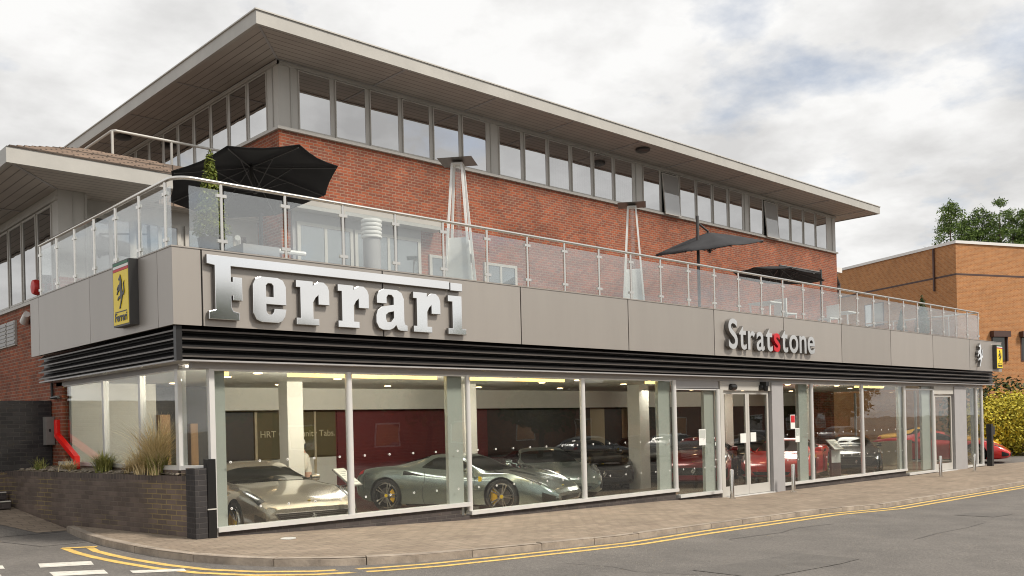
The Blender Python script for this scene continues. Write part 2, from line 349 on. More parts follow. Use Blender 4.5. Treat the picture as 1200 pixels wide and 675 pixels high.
# ------------------------------------------------------------------ mesh helpers
class MB:
    def __init__(s): s.v = []; s.f = []; s.m = []
    def add(s, vs, fs, mi=0):
        o = len(s.v); s.v += [tuple(p) for p in vs]; s.f += [tuple(o + i for i in q) for q in fs]; s.m += [mi] * len(fs); return s
    def box(s, x0, x1, y0, y1, z0, z1, mi=0):
        v = [(x0, y0, z0), (x1, y0, z0), (x1, y1, z0), (x0, y1, z0), (x0, y0, z1), (x1, y0, z1), (x1, y1, z1), (x0, y1, z1)]
        return s.add(v, [(0, 3, 2, 1), (4, 5, 6, 7), (0, 1, 5, 4), (1, 2, 6, 5), (2, 3, 7, 6), (3, 0, 4, 7)], mi)
    def bar(s, a, b, w, h, mi=0, upv=(0, 0, 1)):
        a = Vector(a); b = Vector(b); d = (b - a).normalized(); u = Vector(upv)
        if abs(d.dot(u)) > .98: u = Vector((1, 0, 0))
        r = d.cross(u).normalized(); u = r.cross(d)
        v = []
        for p in (a, b):
            for i, j in ((-1, -1), (1, -1), (1, 1), (-1, 1)): v.append(p + r * (w / 2 * i) + u * (h / 2 * j))
        return s.add(v, [(0, 1, 2, 3), (7, 6, 5, 4), (0, 4, 5, 1), (1, 5, 6, 2), (2, 6, 7, 3), (3, 7, 4, 0)], mi)
    def tube(s, pts, r, n=10, mi=0, r1=None):
        pts = [Vector(p) for p in pts]; k = len(pts); rings = []
        r1 = r if r1 is None else r1
        for i, p in enumerate(pts):
            d = (pts[min(i + 1, k - 1)] - pts[max(i - 1, 0)]).normalized()
            u = Vector((0, 0, 1)) if abs(d.z) < .95 else Vector((1, 0, 0))
            a = d.cross(u).normalized(); b = a.cross(d)
            rr = r + (r1 - r) * i / max(1, k - 1)
            rings.append([p + (a * math.cos(2 * math.pi * j / n) + b * math.sin(2 * math.pi * j / n)) * rr for j in range(n)])
        vs = [q for rg in rings for q in rg]; fs = []
        for i in range(k - 1):
            for j in range(n): fs.append((i * n + j, i * n + (j + 1) % n, (i + 1) * n + (j + 1) % n, (i + 1) * n + j))
        fs.append(tuple(range(n - 1, -1, -1))); fs.append(tuple((k - 1) * n + j for j in range(n)))
        return s.add(vs, fs, mi)
    def lathe(s, prof, c=(0, 0, 0), n=24, axis='z', mi=0, cap=True):
        vs = []; fs = []
        for (r, h) in prof:
            for j in range(n):
                a = 2 * math.pi * j / n; p = (r * math.cos(a), r * math.sin(a), h)
                if axis == 'y': p = (p[0], p[2], p[1])
                if axis == 'x': p = (p[2], p[0], p[1])
                vs.append((c[0] + p[0], c[1] + p[1], c[2] + p[2]))
        k = len(prof)
        for i in range(k - 1):
            for j in range(n): fs.append((i * n + j, i * n + (j + 1) % n, (i + 1) * n + (j + 1) % n, (i + 1) * n + j))
        if cap: fs.append(tuple(range(n - 1, -1, -1))); fs.append(tuple((k - 1) * n + j for j in range(n)))
        return s.add(vs, fs, mi)
    def poly(s, pts, t, mi=0):
        """outline extruded by vector t"""
        n = len(pts); t = Vector(t); a = [Vector(p) for p in pts]
        return s.add(a + [p + t for p in a], [tuple(range(n - 1, -1, -1)), tuple(range(n, 2 * n))] + [(i, (i + 1) % n, n + (i + 1) % n, n + i) for i in range(n)], mi)
    def build(s, name, mats, parent=None, loc=(0, 0, 0), rot=(0, 0, 0), smooth=False):
        me = bpy.data.meshes.new(name); me.from_pydata(s.v, [], s.f)
        ml = mats if isinstance(mats, (list, tuple)) else [mats]
        for q in ml: me.materials.append(q)
        if len(ml) > 1: me.polygons.foreach_set('material_index', s.m)
        if smooth:
            me.polygons.foreach_set('use_smooth', [True] * len(me.polygons))
            try: me.set_sharp_from_angle(angle=rad(38))
            except Exception: pass
        me.update()
        return link(name, me, parent, loc, rot)

def link(name, me, parent=None, loc=(0, 0, 0), rot=(0, 0, 0)):
    o = bpy.data.objects.new(name, me); COL.objects.link(o)
    o.location = loc; o.rotation_euler = rot
    if parent: o.parent = parent
    return o
def tag(o, label=None, cat=None, group=None, kind=None):
    if label: o['label'] = label
    if cat: o['category'] = cat
    if group: o['group'] = group
    if kind: o['kind'] = kind
    return o
def thing(name, label, cat, loc=(0, 0, 0), rotz=0, group=None):
    o = bpy.data.objects.new(name, None); COL.objects.link(o); o.location = loc; o.rotation_euler = (0, 0, rotz)
    o.empty_display_size = .2
    return tag(o, label, cat, group)
def copy_tree(o, parent=None):
    c = o.copy(); COL.objects.link(c)
    if parent: c.parent = parent
    for ch in list(o.children): copy_tree(ch, c)
    return c
def struct(o): o['kind'] = 'structure'; return o

# ------------------------------------------------------------------ ground
def G(x): return float(np.interp(x, [-4, .6, 5.8, 12.5, 15.5, 25.5, 40, 60], [0.02, 0, -.2, -.31, -.43, -.49, -.50, -.50]))
def ramp(x, y):
    if y < 4.4 or x > .62: return 0.0
    return min(1.6, (y - 4.4) * .14)
def road_z(x, y): return G(x) - float(np.interp(x, [5.8, 8], [.105, .085])) + ramp(x, y)
xs = sorted(set([-900, -300, -80, -40, -20, -12, -8, -6, -4, -3, -2, -1.5, -1, -.5, 0, .3, .6, 1.5, 3, 4.5, 5.8, 8, 10, 12.5, 14, 15.5, 18, 22, 25.5, 30, 33.6, 37, 40, 50, 60, 90, 200, 900]))
ys = sorted(set([-900, -300, -80, -40, -25, -20, -15, -12, -10, -8, -6, -5, -4, -3, -2, -1, 0, .47, 1.5, 3, 4.4, 5, 6, 7, 8, 10, 12, 16, 26, 40, 80, 300, 900]))
vs = [(x, y, road_z(x, y)) for y in ys for x in xs]; nx = len(xs); fs = []
for j in range(len(ys) - 1):
    for i in range(nx - 1):
        cxm = (xs[i] + xs[i + 1]) / 2; cym = (ys[j] + ys[j + 1]) / 2
        if .6 < cxm < 33.6 and .47 < cym < 26: continue
        a = j * nx + i; fs.append((a, a + 1, a + nx + 1, a + nx))
struct(MB().add(vs, fs).build('road', M_asphalt, smooth=True))

K = [(-.28, 4.35), (-.42, 3.4), (-.53, 2.5), (-.60, 1.4), (-.60, .2), (-.56, -.6), (-.44, -1.5), (-.22, -2.2), (.08, -2.8), (.5, -3.28), (1.0, -3.6), (1.7, -3.82), (2.6, -3.88), (4, -3.88), (5.8, -3.88), (9, -3.88), (12.5, -3.88), (15.5, -3.88), (20, -3.88), (25.5, -3.88), (34, -3.88), (48, -3.88), (70, -3.88), (120, -3.88)]
IN = [(-.1, 4.4), (.05, 3.4), (.18, 2.5), (.33, 1.4), (.5, .25), (.55, .24), (.6, .24), (.65, .26), (.75, .34), (.85, .5), (1.2, .5), (1.7, .5), (2.6, .5), (4, .5), (5.8, .5), (9, .5), (12.5, .5), (15.5, .5), (20, .5), (25.5, .5), (33.8, .5), (48, -1.2), (70, -1.6), (120, -1.6)]
mb = MB(); vs = []; fs = []
for i, (a, b) in enumerate(zip(K, IN)):
    for t in (0, .5, 1): x = a[0] * (1 - t) + b[0] * t; y = a[1] * (1 - t) + b[1] * t; vs.append((x, y, G(x)))
for i in range(len(K) - 1):
    for j in range(2): fs.append((i * 3 + j, (i + 1) * 3 + j, (i + 1) * 3 + j + 1, i * 3 + j + 1))
struct(mb.add(vs, fs).build('pavement', M_paving, smooth=True))

def offset(P, d):
    """polyline P moved to its road side by d"""
    o = []
    for i, p in enumerate(P):
        a = Vector(P[max(i - 1, 0)]); b = Vector(P[min(i + 1, len(P) - 1)]); t = (b - a).normalized()
        o.append((p[0] + t.y * d, p[1] - t.x * d))
    return o
def resample(P, step):
    o = [Vector(P[0])]
    for a, b in zip(P[:-1], P[1:]):
        a = Vector(a); b = Vector(b); n = max(1, int((b - a).length / step))
        for k in range(1, n + 1): o.append(a + (b - a) * k / n)
    return [(p.x, p.y) for p in o]
def flipdir(P): return P
# the road lies to the right-hand side when walking K from the left street: check sign with a test point
t0 = offset(K, .2)[4]; SGN = 1 if t0[0] < K[4][0] else -1
KR = resample(K, .5)
outer = offset(KR, .0); inner = offset(KR, -.13 * SGN)
mb = MB(); i = 0
while i < len(KR) - 1:
    n = 2 if i < 60 else 4
    j = min(len(KR) - 1, i + n)
    idx = list(range(i, j + 1))
    hs = []
    vsl = []
    for q, k in enumerate(idx):
        sh = .006 if q == 0 else (-.006 if q == len(idx) - 1 else 0)
        (x0, y0), (x1, y1) = outer[k], inner[k]
        d = Vector((KR[min(k + 1, len(KR) - 1)][0] - KR[max(k - 1, 0)][0], KR[min(k + 1, len(KR) - 1)][1] - KR[max(k - 1, 0)][1])).normalized() * sh
        up_ = .005 + .004 * math.sin(i * 1.7)
        z = G(x0); zr = road_z(x0, y0) - .15
        vsl.append([(x0 + d.x, y0 + d.y, zr), (x0 + d.x, y0 + d.y, z + up_ - .018), (x0 + (x1 - x0) * .16 + d.x, y0 + (y1 - y0) * .16 + d.y, z + up_), (x1 + d.x, y1 + d.y, z + up_), (x1 + d.x, y1 + d.y, zr)])
    o = [p for r_ in vsl for p in r_]; f = []
    for q in range(len(idx) - 1):
        for e in range(4): f.append((q * 5 + e, (q + 1) * 5 + e, (q + 1) * 5 + e + 1, q * 5 + e + 1))
    f.append((0, 1, 2, 3, 4)); e = (len(idx) - 1) * 5; f.append((e + 4, e + 3, e + 2, e + 1, e))
    mb.add(o, f); i = j
struct(mb.build('kerb', M_kerb))

def road_strip(name, P, w, mat, lift=.004):
    P = resample(P, .5); a = offset(P, w / 2); b = offset(P, -w / 2)
    vs = []; 
    for p, q in zip(a, b): vs += [(p[0], p[1], road_z(*p) + lift), (q[0], q[1], road_z(*q) + lift)]
    fs = [(2 * i, 2 * i + 1, 2 * i + 3, 2 * i + 2) for i in range(len(P) - 1)]
    return struct(MB().add(vs, fs).build(name, mat))
Y1 = [(-.80, 1.62), (-.92, .9), (-.93, .2), (-.90, -.55), (-.80, -1.5), (-.62, -2.35), (-.28, -3.05), (.2, -3.58), (.9, -3.92), (1.7, -4.06), (2.8, -4.08), (5.8, -4.07), (12.5, -4.07), (25.5, -4.06), (120, -4.06)]
Y2 = [(-1.13, 1.68), (-1.19, .9), (-1.19, .1), (-1.14, -.7), (-1.03, -1.65), (-.83, -2.5), (-.45, -3.27), (.08, -3.83), (.8, -4.2), (1.7, -4.35), (2.8, -4.37), (5.8, -4.36), (12.5, -4.36), (25.5, -4.35), (120, -4.35)]
road_strip('yellow_line', Y1, .115, M_yellow); road_strip('yellow_line', Y2, .115, M_yellow)
road_strip('yellow_line', [(-1.17, 1.72), (-.72, 1.45)], .15, M_yellow, .008)
def ground_quad(name, pts, mat, lift=.004):
    pts = pts[::-1]
    return struct(MB().add([(x, y, road_z(x, y) + lift) for x, y in pts], [tuple(range(len(pts)))]).build(name, mat))
for q in ([(-1.958, .141), (-1.365, -.207), (-1.466, -.622), (-2.062, -.312)], [(-2.107, -.848), (-1.545, -1.232), (-1.625, -1.625), (-2.18, -1.29)],
          [(-1.345, -1.599), (-.80, -2.02), (-.86, -2.24), (-1.40, -1.86)], [(-2.919, .767), (-2.352, .364), (-2.42, -.02), (-2.98, .40)], [(-3.15, -.1), (-2.6, -.5), (-2.66, -.9), (-3.2, -.5)]):
    ground_quad('give_way_dash', q, M_white_paint, .005)
ground_quad('worn_crossover', [(-.9, 8.8), (-.50, 7.3), (-.24, 5.0), (-.14, 4.45), (-.75, 4.5), (-1.5, 6.3)], M_paving, .006)
M_tar = pmat('tar seam', (.09, .083, .076), .85)
road_strip('tar_seam', [(-1.9, 5.2), (-1.55, 3.5), (-1.3, 2.3), (-.9, 2.25), (-.6, 2.3)], .035, M_tar, .004)
road_strip('tar_seam', [(-1.9, 4.4), (-1.1, 4.42), (-.3, 4.4)], .03, M_tar, .004)

M_patch = pmat('newer asphalt', (.132, .121, .109), .9, noise=.2, nscale=2, bump=.5, bscale=60, speck=.25)
road_strip('asphalt_patch', [(3.8, -7.3), (6.4, -7.25)], 1.0, M_patch, .006)
road_strip('asphalt_patch', [(14.2, -6.4), (15.4, -6.38)], .8, M_patch, .006)
road_strip('road_crack', [(3.1, -5.2), (3.3, -5.9), (3.15, -6.4), (3.5, -7.1)], .014, M_tar, .005)
road_strip('road_crack', [(9.0, -7.4), (10.2, -7.3), (11.5, -7.32), (12.6, -7.22)], .012, M_tar, .005)
road_strip('road_crack', [(7.2, -5.1), (8.6, -5.25), (9.4, -5.05), (10.6, -5.2)], .02, M_tar, .005)
# ------------------------------------------------------------------ the showroom building
B = thing('car_showroom', 'brown clad and red brick car showroom with glass front, roof terrace and wide overhanging eaves', 'building')
FX, FZ0, FZ1 = 35.1, 3.365, 4.566
def bpart(mb, name, mats, parent=B, **k): return mb.build(name, mats, parent, **k)

# fascia panels, with open joints over a dark backing
bpart(MB().box(.03, FX - .02, .03, .15, FZ0 + .02, FZ1 - .03).box(.03, .15, .15, 7.2, FZ0 + .02, FZ1 - .03), 'fascia_backing', M_joint)
edges = [.0, .471, 3.917, 7.412, 10.911, 14.406, 17.86, 21.31, 24.76, 28.21, 31.66, FX]
for a, b in zip(edges[:-1], edges[1:]):
    a2 = a + (.014 if a > 0 else 0); b2 = b - .014 if b < FX else b
    mb = MB().box(a2, b2, 0, .026, FZ0, FZ1)
    if a == 0: pass
    bpart(mb, 'fascia_panel', M_fascia)
ye = [.026, .568, 3.65, 6.673, 7.25]
for a, b in zip(ye[:-1], ye[1:]): bpart(MB().box(0, .026, a + (.006 if a > .1 else 0), b - .006, FZ0, FZ1), 'fascia_panel', M_fascia_side)
bpart(MB().box(-.012, FX + .01, -.012, .16, FZ1, FZ1 + .02).box(-.012, .16, .16, 7.26, FZ1, FZ1 + .02), 'fascia_capping', M_fascia)
# louvre band
LZ0, LZ1 = 2.84, FZ0
mb = MB().box(.16, FX - .55, .20, .24, LZ0, LZ1).box(.20, .24, .24, 7.1, LZ0, LZ1)
bpart(mb, 'louvre_backing', M_black)
for k in range(4):
    z = LZ0 + .05 + k * .135
    v = [(.13, .10, z), (FX - .6, .10, z), (FX - .6, .2, z + .10), (.13, .2, z + .10)]
    mb = MB().poly(v, (0, 0, -.012), 0).box(.12, FX - .6, .085, .10, z - .014, z + .012, 1)
    bpart(mb, 'louvre_blade', [M_black, M_fin_edge])
    v = [(.10, .13, z), (.2, .13, z + .10), (.2, 7.08, z + .10), (.10, 7.08, z)]
    mb = MB().poly(v, (0, 0, -.012), 0).box(.085, .10, .12, 7.08, z - .014, z + .012, 1)
    bpart(mb, 'louvre_blade', [M_black, M_fin_edge])
bpart(MB().box(.06, .155, .06, .155, LZ0 - .02, FZ0), 'louvre_corner_post', M_black)
bpart(MB().box(.09, FX - .58, .09, .5, LZ0 - .028, LZ0 - .002).box(.09, .5, .5, 7.1, LZ0 - .028, LZ0 - .002), 'louvre_base_rail', M_grey_panel)
bpart(MB().box(.42, FX - 1.35, .31, .44, 2.715, LZ0 - .03).box(.40, .52, .80, 7.0, 2.735, LZ0 - .03), 'window_head', M_grey_panel)

# plinth and showroom floor, ceiling, walls
mb = MB()
for a, b, z in ((.70, 5.95, .065), (5.95, 13.02, -.115), (13.02, 15.05, -.29), (17.6, 26.45, -.30), (26.45, 29.2, -.47), (31.75, 33.9, -.47)):
    bpart(MB().box(a, b, .33, .62, -1.2, z), 'plinth', M_plinth)
FZ = -.36
bpart(MB().box(.5, 33.7, .45, 12, FZ - .2, FZ), 'showroom_floor', M_floor)
bpart(MB().box(.46, 34.3, .46, 5.95, 2.80, 4.42).box(.55, 33.9, 5.95, 12, 2.80, 4.42), 'showroom_ceiling', M_ceiling)
bpart(MB().box(.5, 33.8, 8.0, 8.3, 2.22, 2.80), 'ceiling_bulkhead', M_white_wall)
walls = [(.46, 6.9, M_white_wall), (6.9, 8.45, M_olive), (8.45, 14.3, M_maroon), (14.3, 19.4, M_dark_wall), (19.4, 20.2, M_cream_wall), (20.2, 21.2, M_dark_wall), (21.2, 26.0, M_tan_wall), (26.0, 28.0, M_maroon), (28.0, 33.75, M_dark_wall)]
for a, b, mt in walls: bpart(MB().box(a + .003, b - .003, 8.9, 9.0, FZ, 2.79), 'back_wall', mt)
mb = MB()
for k in range(26): mb.box(8.5, 14.28, 8.87, 8.899, FZ + .1 + k * .1, FZ + .17 + k * .1)
bpart(mb, 'wall_slats', M_maroon)
# boards and framed openings on the left of the back wall
bpart(MB().box(4.9, 5.85, 8.8, 8.89, FZ, 2.2), 'wall_opening', M_dark_wall)
bpart(MB().box(5.95, 6.62, 8.8, 8.89, .9, 2.18).box(6.9, 8.4, 8.8, 8.89, .95, 2.18), 'wall_board', M_olive)
bpart(MB().box(5.88, 5.95, 8.78, 8.89, FZ, 2.2).box(7.68, 7.74, 8.76, 8.80, FZ, 2.2).box(4.9, 6.65, 8.78, 8.89, 2.2, 2.26), 'wall_trim', M_cream_wall)
bpart(MB().box(5.97, 6.6, 8.8, 8.89, FZ, .88).box(6.92, 8.4, 8.8, 8.89, FZ, .9), 'wall_panel', M_white_wall)
bpart(MB().box(3.1, 4.6, 8.6, 8.88, .2, 2.6), 'wall_panel', M_white_wall)
# inner pieces near the left glazing
bpart(MB().box(.52, 2.3, 6.45, 6.58, FZ, 2.79), 'inner_partition', M_white_wall)
bpart(MB().box(2.32, 2.55, 6.3, 6.5, FZ, 2.1), 'timber_frame', M_wood)
bpart(MB().box(3.5, 3.68, 7.4, 7.58, FZ, 1.9), 'timber_frame', M_wood)
bpart(MB().box(2.4, 4.4, 7.7, 7.8, FZ, 2.79), 'inner_partition', M_dark_wall)
bpart(MB().box(.5, 33.75, 11.9, 12.0, FZ, 2.79), 'rear_wall', M_white_wall)
for (x, y, s) in ((4.88, 5.1, .40), (10.05, 5.0, .44), (16.15, 4.0, .46), (21.6, 4.6, .48), (27.2, 4.6, .48)):
    bpart(MB().box(x - s / 2, x + s / 2, y - s / 2, y + s / 2, FZ, 2.798), 'interior_column', M_white_wall)
bpart(MB().box(27.4, 33.0, 2.9, 3.0, FZ, .62), 'low_partition', M_cream_wall)
bpart(MB().box(21.6, 33.7, 8.0, 8.1, FZ, 2.2), 'back_wall', M_dark_wall)

# shopfront windows: one part per pane with its frame, pane and marker dots
def dots(mb, xa, xb, zs, y=.335):
    n = max(1, int(round((xb - xa) / .53)))
    for z in zs:
        for k in range(n):
            x = xa + (k + .5) * (xb - xa) / n
            MB().lathe([(.022, -.002), (.022, .002)], (x, y, z), 10, 'y', 0).lathe([(.009, -.0035), (.009, -.0022)], (x, y, z), 8, 'y', 1).build('marker_dot', [M_sign_white, M_sign_black], mb)
def shop_window(xa, xb, z0, z1=2.715, marks=True, post='r'):
    mb = MB()
    mb.box(xa, xb, .27, .46, z0 - .075, z0)                       # sill
    f = .045
    if 'l' in post: mb.tube([(xa + .03, .36, z0), (xa + .03, .36, z1)], .055, 10)
    if 'r' in post: mb.tube([(xb - .03, .35, z0), (xb - .03, .35, z1)], .065, 12)
    mb.box(xa, xb, .33, .40, z1 - .03, z1 + .02)
    if not post: mb.box(xa, xa + .03, .34, .39, z0, z1 - .03)
    w = bpart(mb, 'shop_window', M_alu, smooth=True)
    MB().box(xa + .02, xb - .02, .352, .364, z0, z1 - .02).build('pane', M_win, w)
    if marks:
        dots(w, xa, xb, (1.19, .43))
    return w
shop_window(.78, 3.39, .14); shop_window(3.39, 6.16, .14, post='')
shop_window(6.17, 9.66, -.04, post='lr'); shop_window(9.66, 13.1, -.04)
shop_window(13.15, 15.02, -.215, z1=2.50)
shop_window(18.2, 20.0, -.225); shop_window(20.0, 23.3, -.225); shop_window(23.3, 26.5, -.225)
shop_window(26.62, 28.95, -.395, z1=2.6, marks=False); shop_window(31.95, 33.15, -.395, marks=False); shop_window(33.15, 33.75, -.395, marks=False)
bpart(MB().box(13.12, 15.02, .33, .42, 2.5, 2.72), 'window_transom', M_grey_panel)
for a, b in ((5.72, 6.1), (12.52, 13.02), (14.48, 14.95), (19.36, 19.86), (26.2, 26.52), (28.15, 28.9), (33.0, 33.4)):
    bpart(MB().box(a, b, .43, .52, FZ, 2.715), 'glass_fin', M_fin)
bpart(MB().box(.80, 1.02, .44, .5, FZ, 2.715), 'glass_fin', M_fin)
bpart(MB().box(17.58, 18.2, .26, .46, -.55, 2.72), 'pier_cladding', M_grey_panel); bpart(MB().box(30.75, 31.9, .26, .46, -.6, 2.72), 'pier_cladding', M_grey_panel)
# right hand return
w = bpart(MB().box(33.7, 33.8, .35, 7, -.5, -.395).box(33.70, 33.79, 3.0, 3.08, -.395, 2.71).box(33.70, 33.79, 5.7, 5.78, -.395, 2.71), 'shop_window', M_alu)
MB().box(33.74, 33.752, .38, 7, -.395, 2.71).build('pane', M_win, w)
# left glazing
def side_window(ya, yb, z0=1.15, z1=2.735, x=.45, post=True):
    mb = MB().box(x - .06, x + .1, ya, yb, z0 - .07, z0).box(x - .03, x + .05, ya, yb, z1 - .02, z1 + .03)
    if post: mb.box(x - .04, x + .06, yb - .1, yb, z0, z1)
    w = bpart(mb, 'side_window', M_alu)
    MB().box(x, x + .012, ya + .02, yb - .02, z0, z1).build('pane', M_win, w)
side_window(.93, 2.55); side_window(2.55, 4.35); side_window(4.35, 6.95)
bpart(MB().box(.40, .54, .84, .96, 1.08, 2.74), 'corner_post', M_alu)
p = [(.47, .84), (.68, .40)]
w = bpart(MB().bar((.47, .86, 1.12), (.72, .37, 1.12), .12, .07).bar((.47, .86, 2.73), (.72, .37, 2.73), .08, .04).box(.70, .79, .32, .42, -.05, 2.72), 'side_window', M_alu)
MB().bar((.47, .84, 1.93), (.70, .40, 1.93), .012, 1.56).build('pane', M_win, w)
bpart(MB().bar((.46, .84, .55), (.70, .38, .55), .12, 1.05).box(.40, .60, .9, 6.95, -.2, 1.079), 'sill_wall', M_dark_brick)

# automatic entrance doors
def door(xa, xb, zb, zt, y, name='entrance_door'):
    mb = MB().box(xa, xb, y, y + .05, zb, zb + .26).box(xa, xa + .09, y, y + .05, zb + .26, zt).box(xb - .09, xb, y, y + .05, zb + .26, zt).box(xa + .09, xb - .09, y, y + .05, zt - .09, zt)
    d = bpart(mb, name, M_frame_grey)
    MB().box(xa + .09, xb - .09, y + .02, y + .032, zb + .26, zt - .09).build('pane', M_win, d)
    return d
d1 = door(15.22, 16.44, -.41, 2.46, .36); d2 = door(16.45, 17.55, -.41, 2.46, .36)
MB().box(16.05, 16.33, .345, .358, 1.02, 1.28).build('door_notice', M_paper, d1); MB().box(16.56, 16.84, .345, .358, 1.04, 1.30).build('door_notice', M_paper, d2)
bpart(MB().box(15.06, 17.58, .30, .44, 2.47, 2.72).box(15.05, 15.2, .30, .44, -.44, 2.47), 'door_surround', M_frame_grey)
bpart(MB().box(15.05, 17.58, .2, .5, -.55, -.42), 'door_threshold', M_alu)
for x in (15.6, 17.1): tag(MB().lathe([(.06, -.13), (.085, -.10), (.085, .10), (.06, .13)], (x, .26, 2.56), 12, 'x').build('door_sensor', M_black_trim, smooth=True), 'black motion sensor pod above the %s leaf of the entrance door' % ('left' if x < 16 else 'right'), 'sensor', 'door sensors')
tag(MB().box(17.02, 17.2, .1, .3, 2.6, 2.72).lathe([(.06, 2.46), (.07, 2.6)], (17.1, .16, 0), 12).build('dome_camera', M_black_trim), 'small black dome camera under the louvres over the entrance', 'camera')
door(29.1, 30.7, -.46, 2.42, .36); bpart(MB().box(28.95, 30.75, .30, .44, 2.43, 2.72), 'door_surround', M_frame_grey)
bpart(MB().box(28.95, 30.75, .2, .5, -.6, -.47), 'door_threshold', M_alu)

# terrace deck over the showroom
bpart(MB().box(.15, FX - .1, .15, 6.6, 4.43, 4.55), 'terrace_deck', M_roof_top)

# red brick upper storey
TX0, TX1, TY0, TY1 = 5.24, 32.8, 5.97, 22.0
bpart(MB().box(TX0, TX1, TY0, TY0 + .3, 4.551, 8.93).box(TX0, TX0 + .3, TY0 + .3, TY1, 4.551, 8.93).box(TX1 - .3, TX1, TY0 + .3, TY1, -.6, 8.93), 'brick_wall', M_red_brick)
bpart(MB().box(TX0 - .06, TX1 + .04, TY0 - .07, TY0 + .2, 8.931, 9.0).box(TX0 - .06, TX0 + .2, TY0 + .2, TY1, 8.931, 9.0).box(TX1 - .2, TX1 + .04, TY0 + .2, TY1, 8.931, 9.0), 'window_sill', M_frame_grey)
bpart(MB().box(TX0 + .02, TX1 - .02, TY0 + .02, TY0 + .2, 9.001, 10.62).box(TX0 + .02, TX0 + .2, TY0 + .2, TY1, 9.001, 10.62).box(TX1 - .2, TX1 - .02, TY0 + .2, TY1, 9.001, 10.62), 'window_band_wall', M_frame_grey)
# cover strips on the corner panels and between window groups
mb = MB()
for x in (TX0 + .36, 12.12, 18.78, 25.47, TX1 - .32): mb.box(x - .02, x + .02, TY0 - .005, TY0 + .02, 9.002, 10.60)
mb.box(TX0 - .004, TX0 + .02, TY0 + .27, TY0 + .31, 9.002, 10.6)
mb.box(TX0 - .03, TX1, TY0 - .04, TY0 + .02, 10.50, 10.58).box(TX0 - .04, TX0 + .02, TY0 - .04, TY1, 10.50, 10.58)
bpart(mb, 'band_trim', M_trim)
fr = MB(); w_, h_ = .915, 1.47
fr.box(0, w_, -.02, .018, 0, .035).box(0, w_, -.02, .018, h_ - .03, h_).box(0, .026, -.02, .018, .035, h_ - .03).box(w_ - .026, w_, -.02, .018, .035, h_ - .03)
rw = fr.build('ribbon_window', M_frame_grey, B, loc=(5.793, TY0, 9.02))
MB().box(.026, w_ - .026, -.012, .012, .035, h_ - .03).build('pane', M_mirror, rw)
first = True
for g0 in (5.793, 12.42, 19.14, 25.79):
    for k in range(6):
        o = rw if first else copy_tree(rw, B); first = False
        o.location = (g0 + k * 1.045, TY0 + .002 + random.uniform(-.001, .001), 9.02); o.rotation_euler = (random.uniform(-.006, .006), 0, random.uniform(-.014, .014))
        if g0 == 12.42 and k >= 2: o.children[0].data = o.children[0].data.copy(); o.children[0].data.materials[0] = M_blind
        if (g0, k) in ((19.14, 1), (25.79, 1)):
            o.location.z -= .07; o.location.y -= .14; o.rotation_euler = (rad(-4.5), 0, 0); o.children[0].data = o.children[0].data.copy(); o.children[0].data.materials[0] = M_grey_reflection; o['label'] = 'window pushed open at the bottom'
            MB().box(g0 + k * 1.045 + .03, g0 + k * 1.045 + w_ - .03, TY0 + .005, TY0 + .019, 9.05, 10.46).build('opening_shade', M_black_trim, B)  # black sheet standing in for the dark room behind the open sash
for k in range(13):
    o = copy_tree(rw, B); o.location = (TX0 + .018, 6.56 + .9 + k * 1.045, 9.02); o.rotation_euler = (0, 0, rad(-90))

# eaves: soffit, fascia boards, roof
EX0, EX1, EY0, EY1, EZ = 3.93, 33.9, 4.48, 21.5, 10.62
def soffit(px0, px1, py0, ex0, ex1, ey0, z, yend):
    f = MB().add([(ex0, ey0, z), (ex1, ey0, z), (px1, py0, z), (px0, py0, z)], [(3, 2, 1, 0), (0, 1, 2, 3)][:1])
    l = MB().add([(ex0, ey0, z), (px0, py0, z), (px0, yend, z), (ex0, yend, z)], [(3, 2, 1, 0)])
    return f, l
f, l = soffit(TX0, TX1, TY0, EX0, EX1, EY0, EZ, EY1)
bpart(f, 'soffit', M_soffit_x); bpart(l, 'soffit', M_soffit_y)
bpart(MB().add([(EX1, EY0, EZ), (EX1, EY1, EZ), (TX1, EY1, EZ), (TX1, TY0, EZ)], [(0, 1, 2, 3)]), 'soffit', M_soffit_y)
bpart(MB().bar((EX0 + .1, EY0 + .1, EZ - .006), (TX0, TY0, EZ - .006), .05, .012), 'soffit_joint', M_grey_panel)
for k in range(9): x = 8.0 + k * 3.1; bpart(MB().box(x - .03, x + .03, EY0 + .07, TY0 - .05, EZ - .014, EZ - .002), 'soffit_joint', M_grey_panel)
for k in range(5): y = 8.9 + k * 3.1; bpart(MB().box(EX0 + .07, TX0 - .05, y - .03, y + .03, EZ - .014, EZ - .002), 'soffit_joint', M_grey_panel)
bpart(MB().box(EX0 - .03, EX1, EY0 - .03, EY0 + .06, EZ - .03, EZ + .27).box(EX0 - .03, EX0 + .06, EY0 + .06, EY1, EZ - .03, EZ + .27).box(EX1 - .06, EX1 + .002, EY0 + .06, EY1, EZ - .03, EZ + .27), 'eave_fascia', M_trim)
bpart(MB().box(EX0 - .06, EX1 + .03, EY0 - .06, EY1, EZ + .271, EZ + .30), 'roof_edge', M_frame_grey)
bpart(MB().add([(EX0, EY0, EZ + .302), (EX1, EY0, EZ + .302), (EX1, EY1, EZ + .302), (EX0, EY1, EZ + .302), (EX0 + 6, EY0 + 7, EZ + .6), (EX1 - 6, EY0 + 7, EZ + .6)], [(0, 1, 5, 4), (1, 2, 5), (2, 3, 4, 5), (3, 0, 4)]), 'roof', M_roof_top)
tag(MB().lathe([(.20, 10.615), (.24, 10.59), (.24, 10.54), (.15, 10.50)], (17.95, 5.0, 0), 20).build('soffit_lamp', M_dark_metal, smooth=True), 'dark round bulkhead lamp under the long overhanging eave', 'lamp')
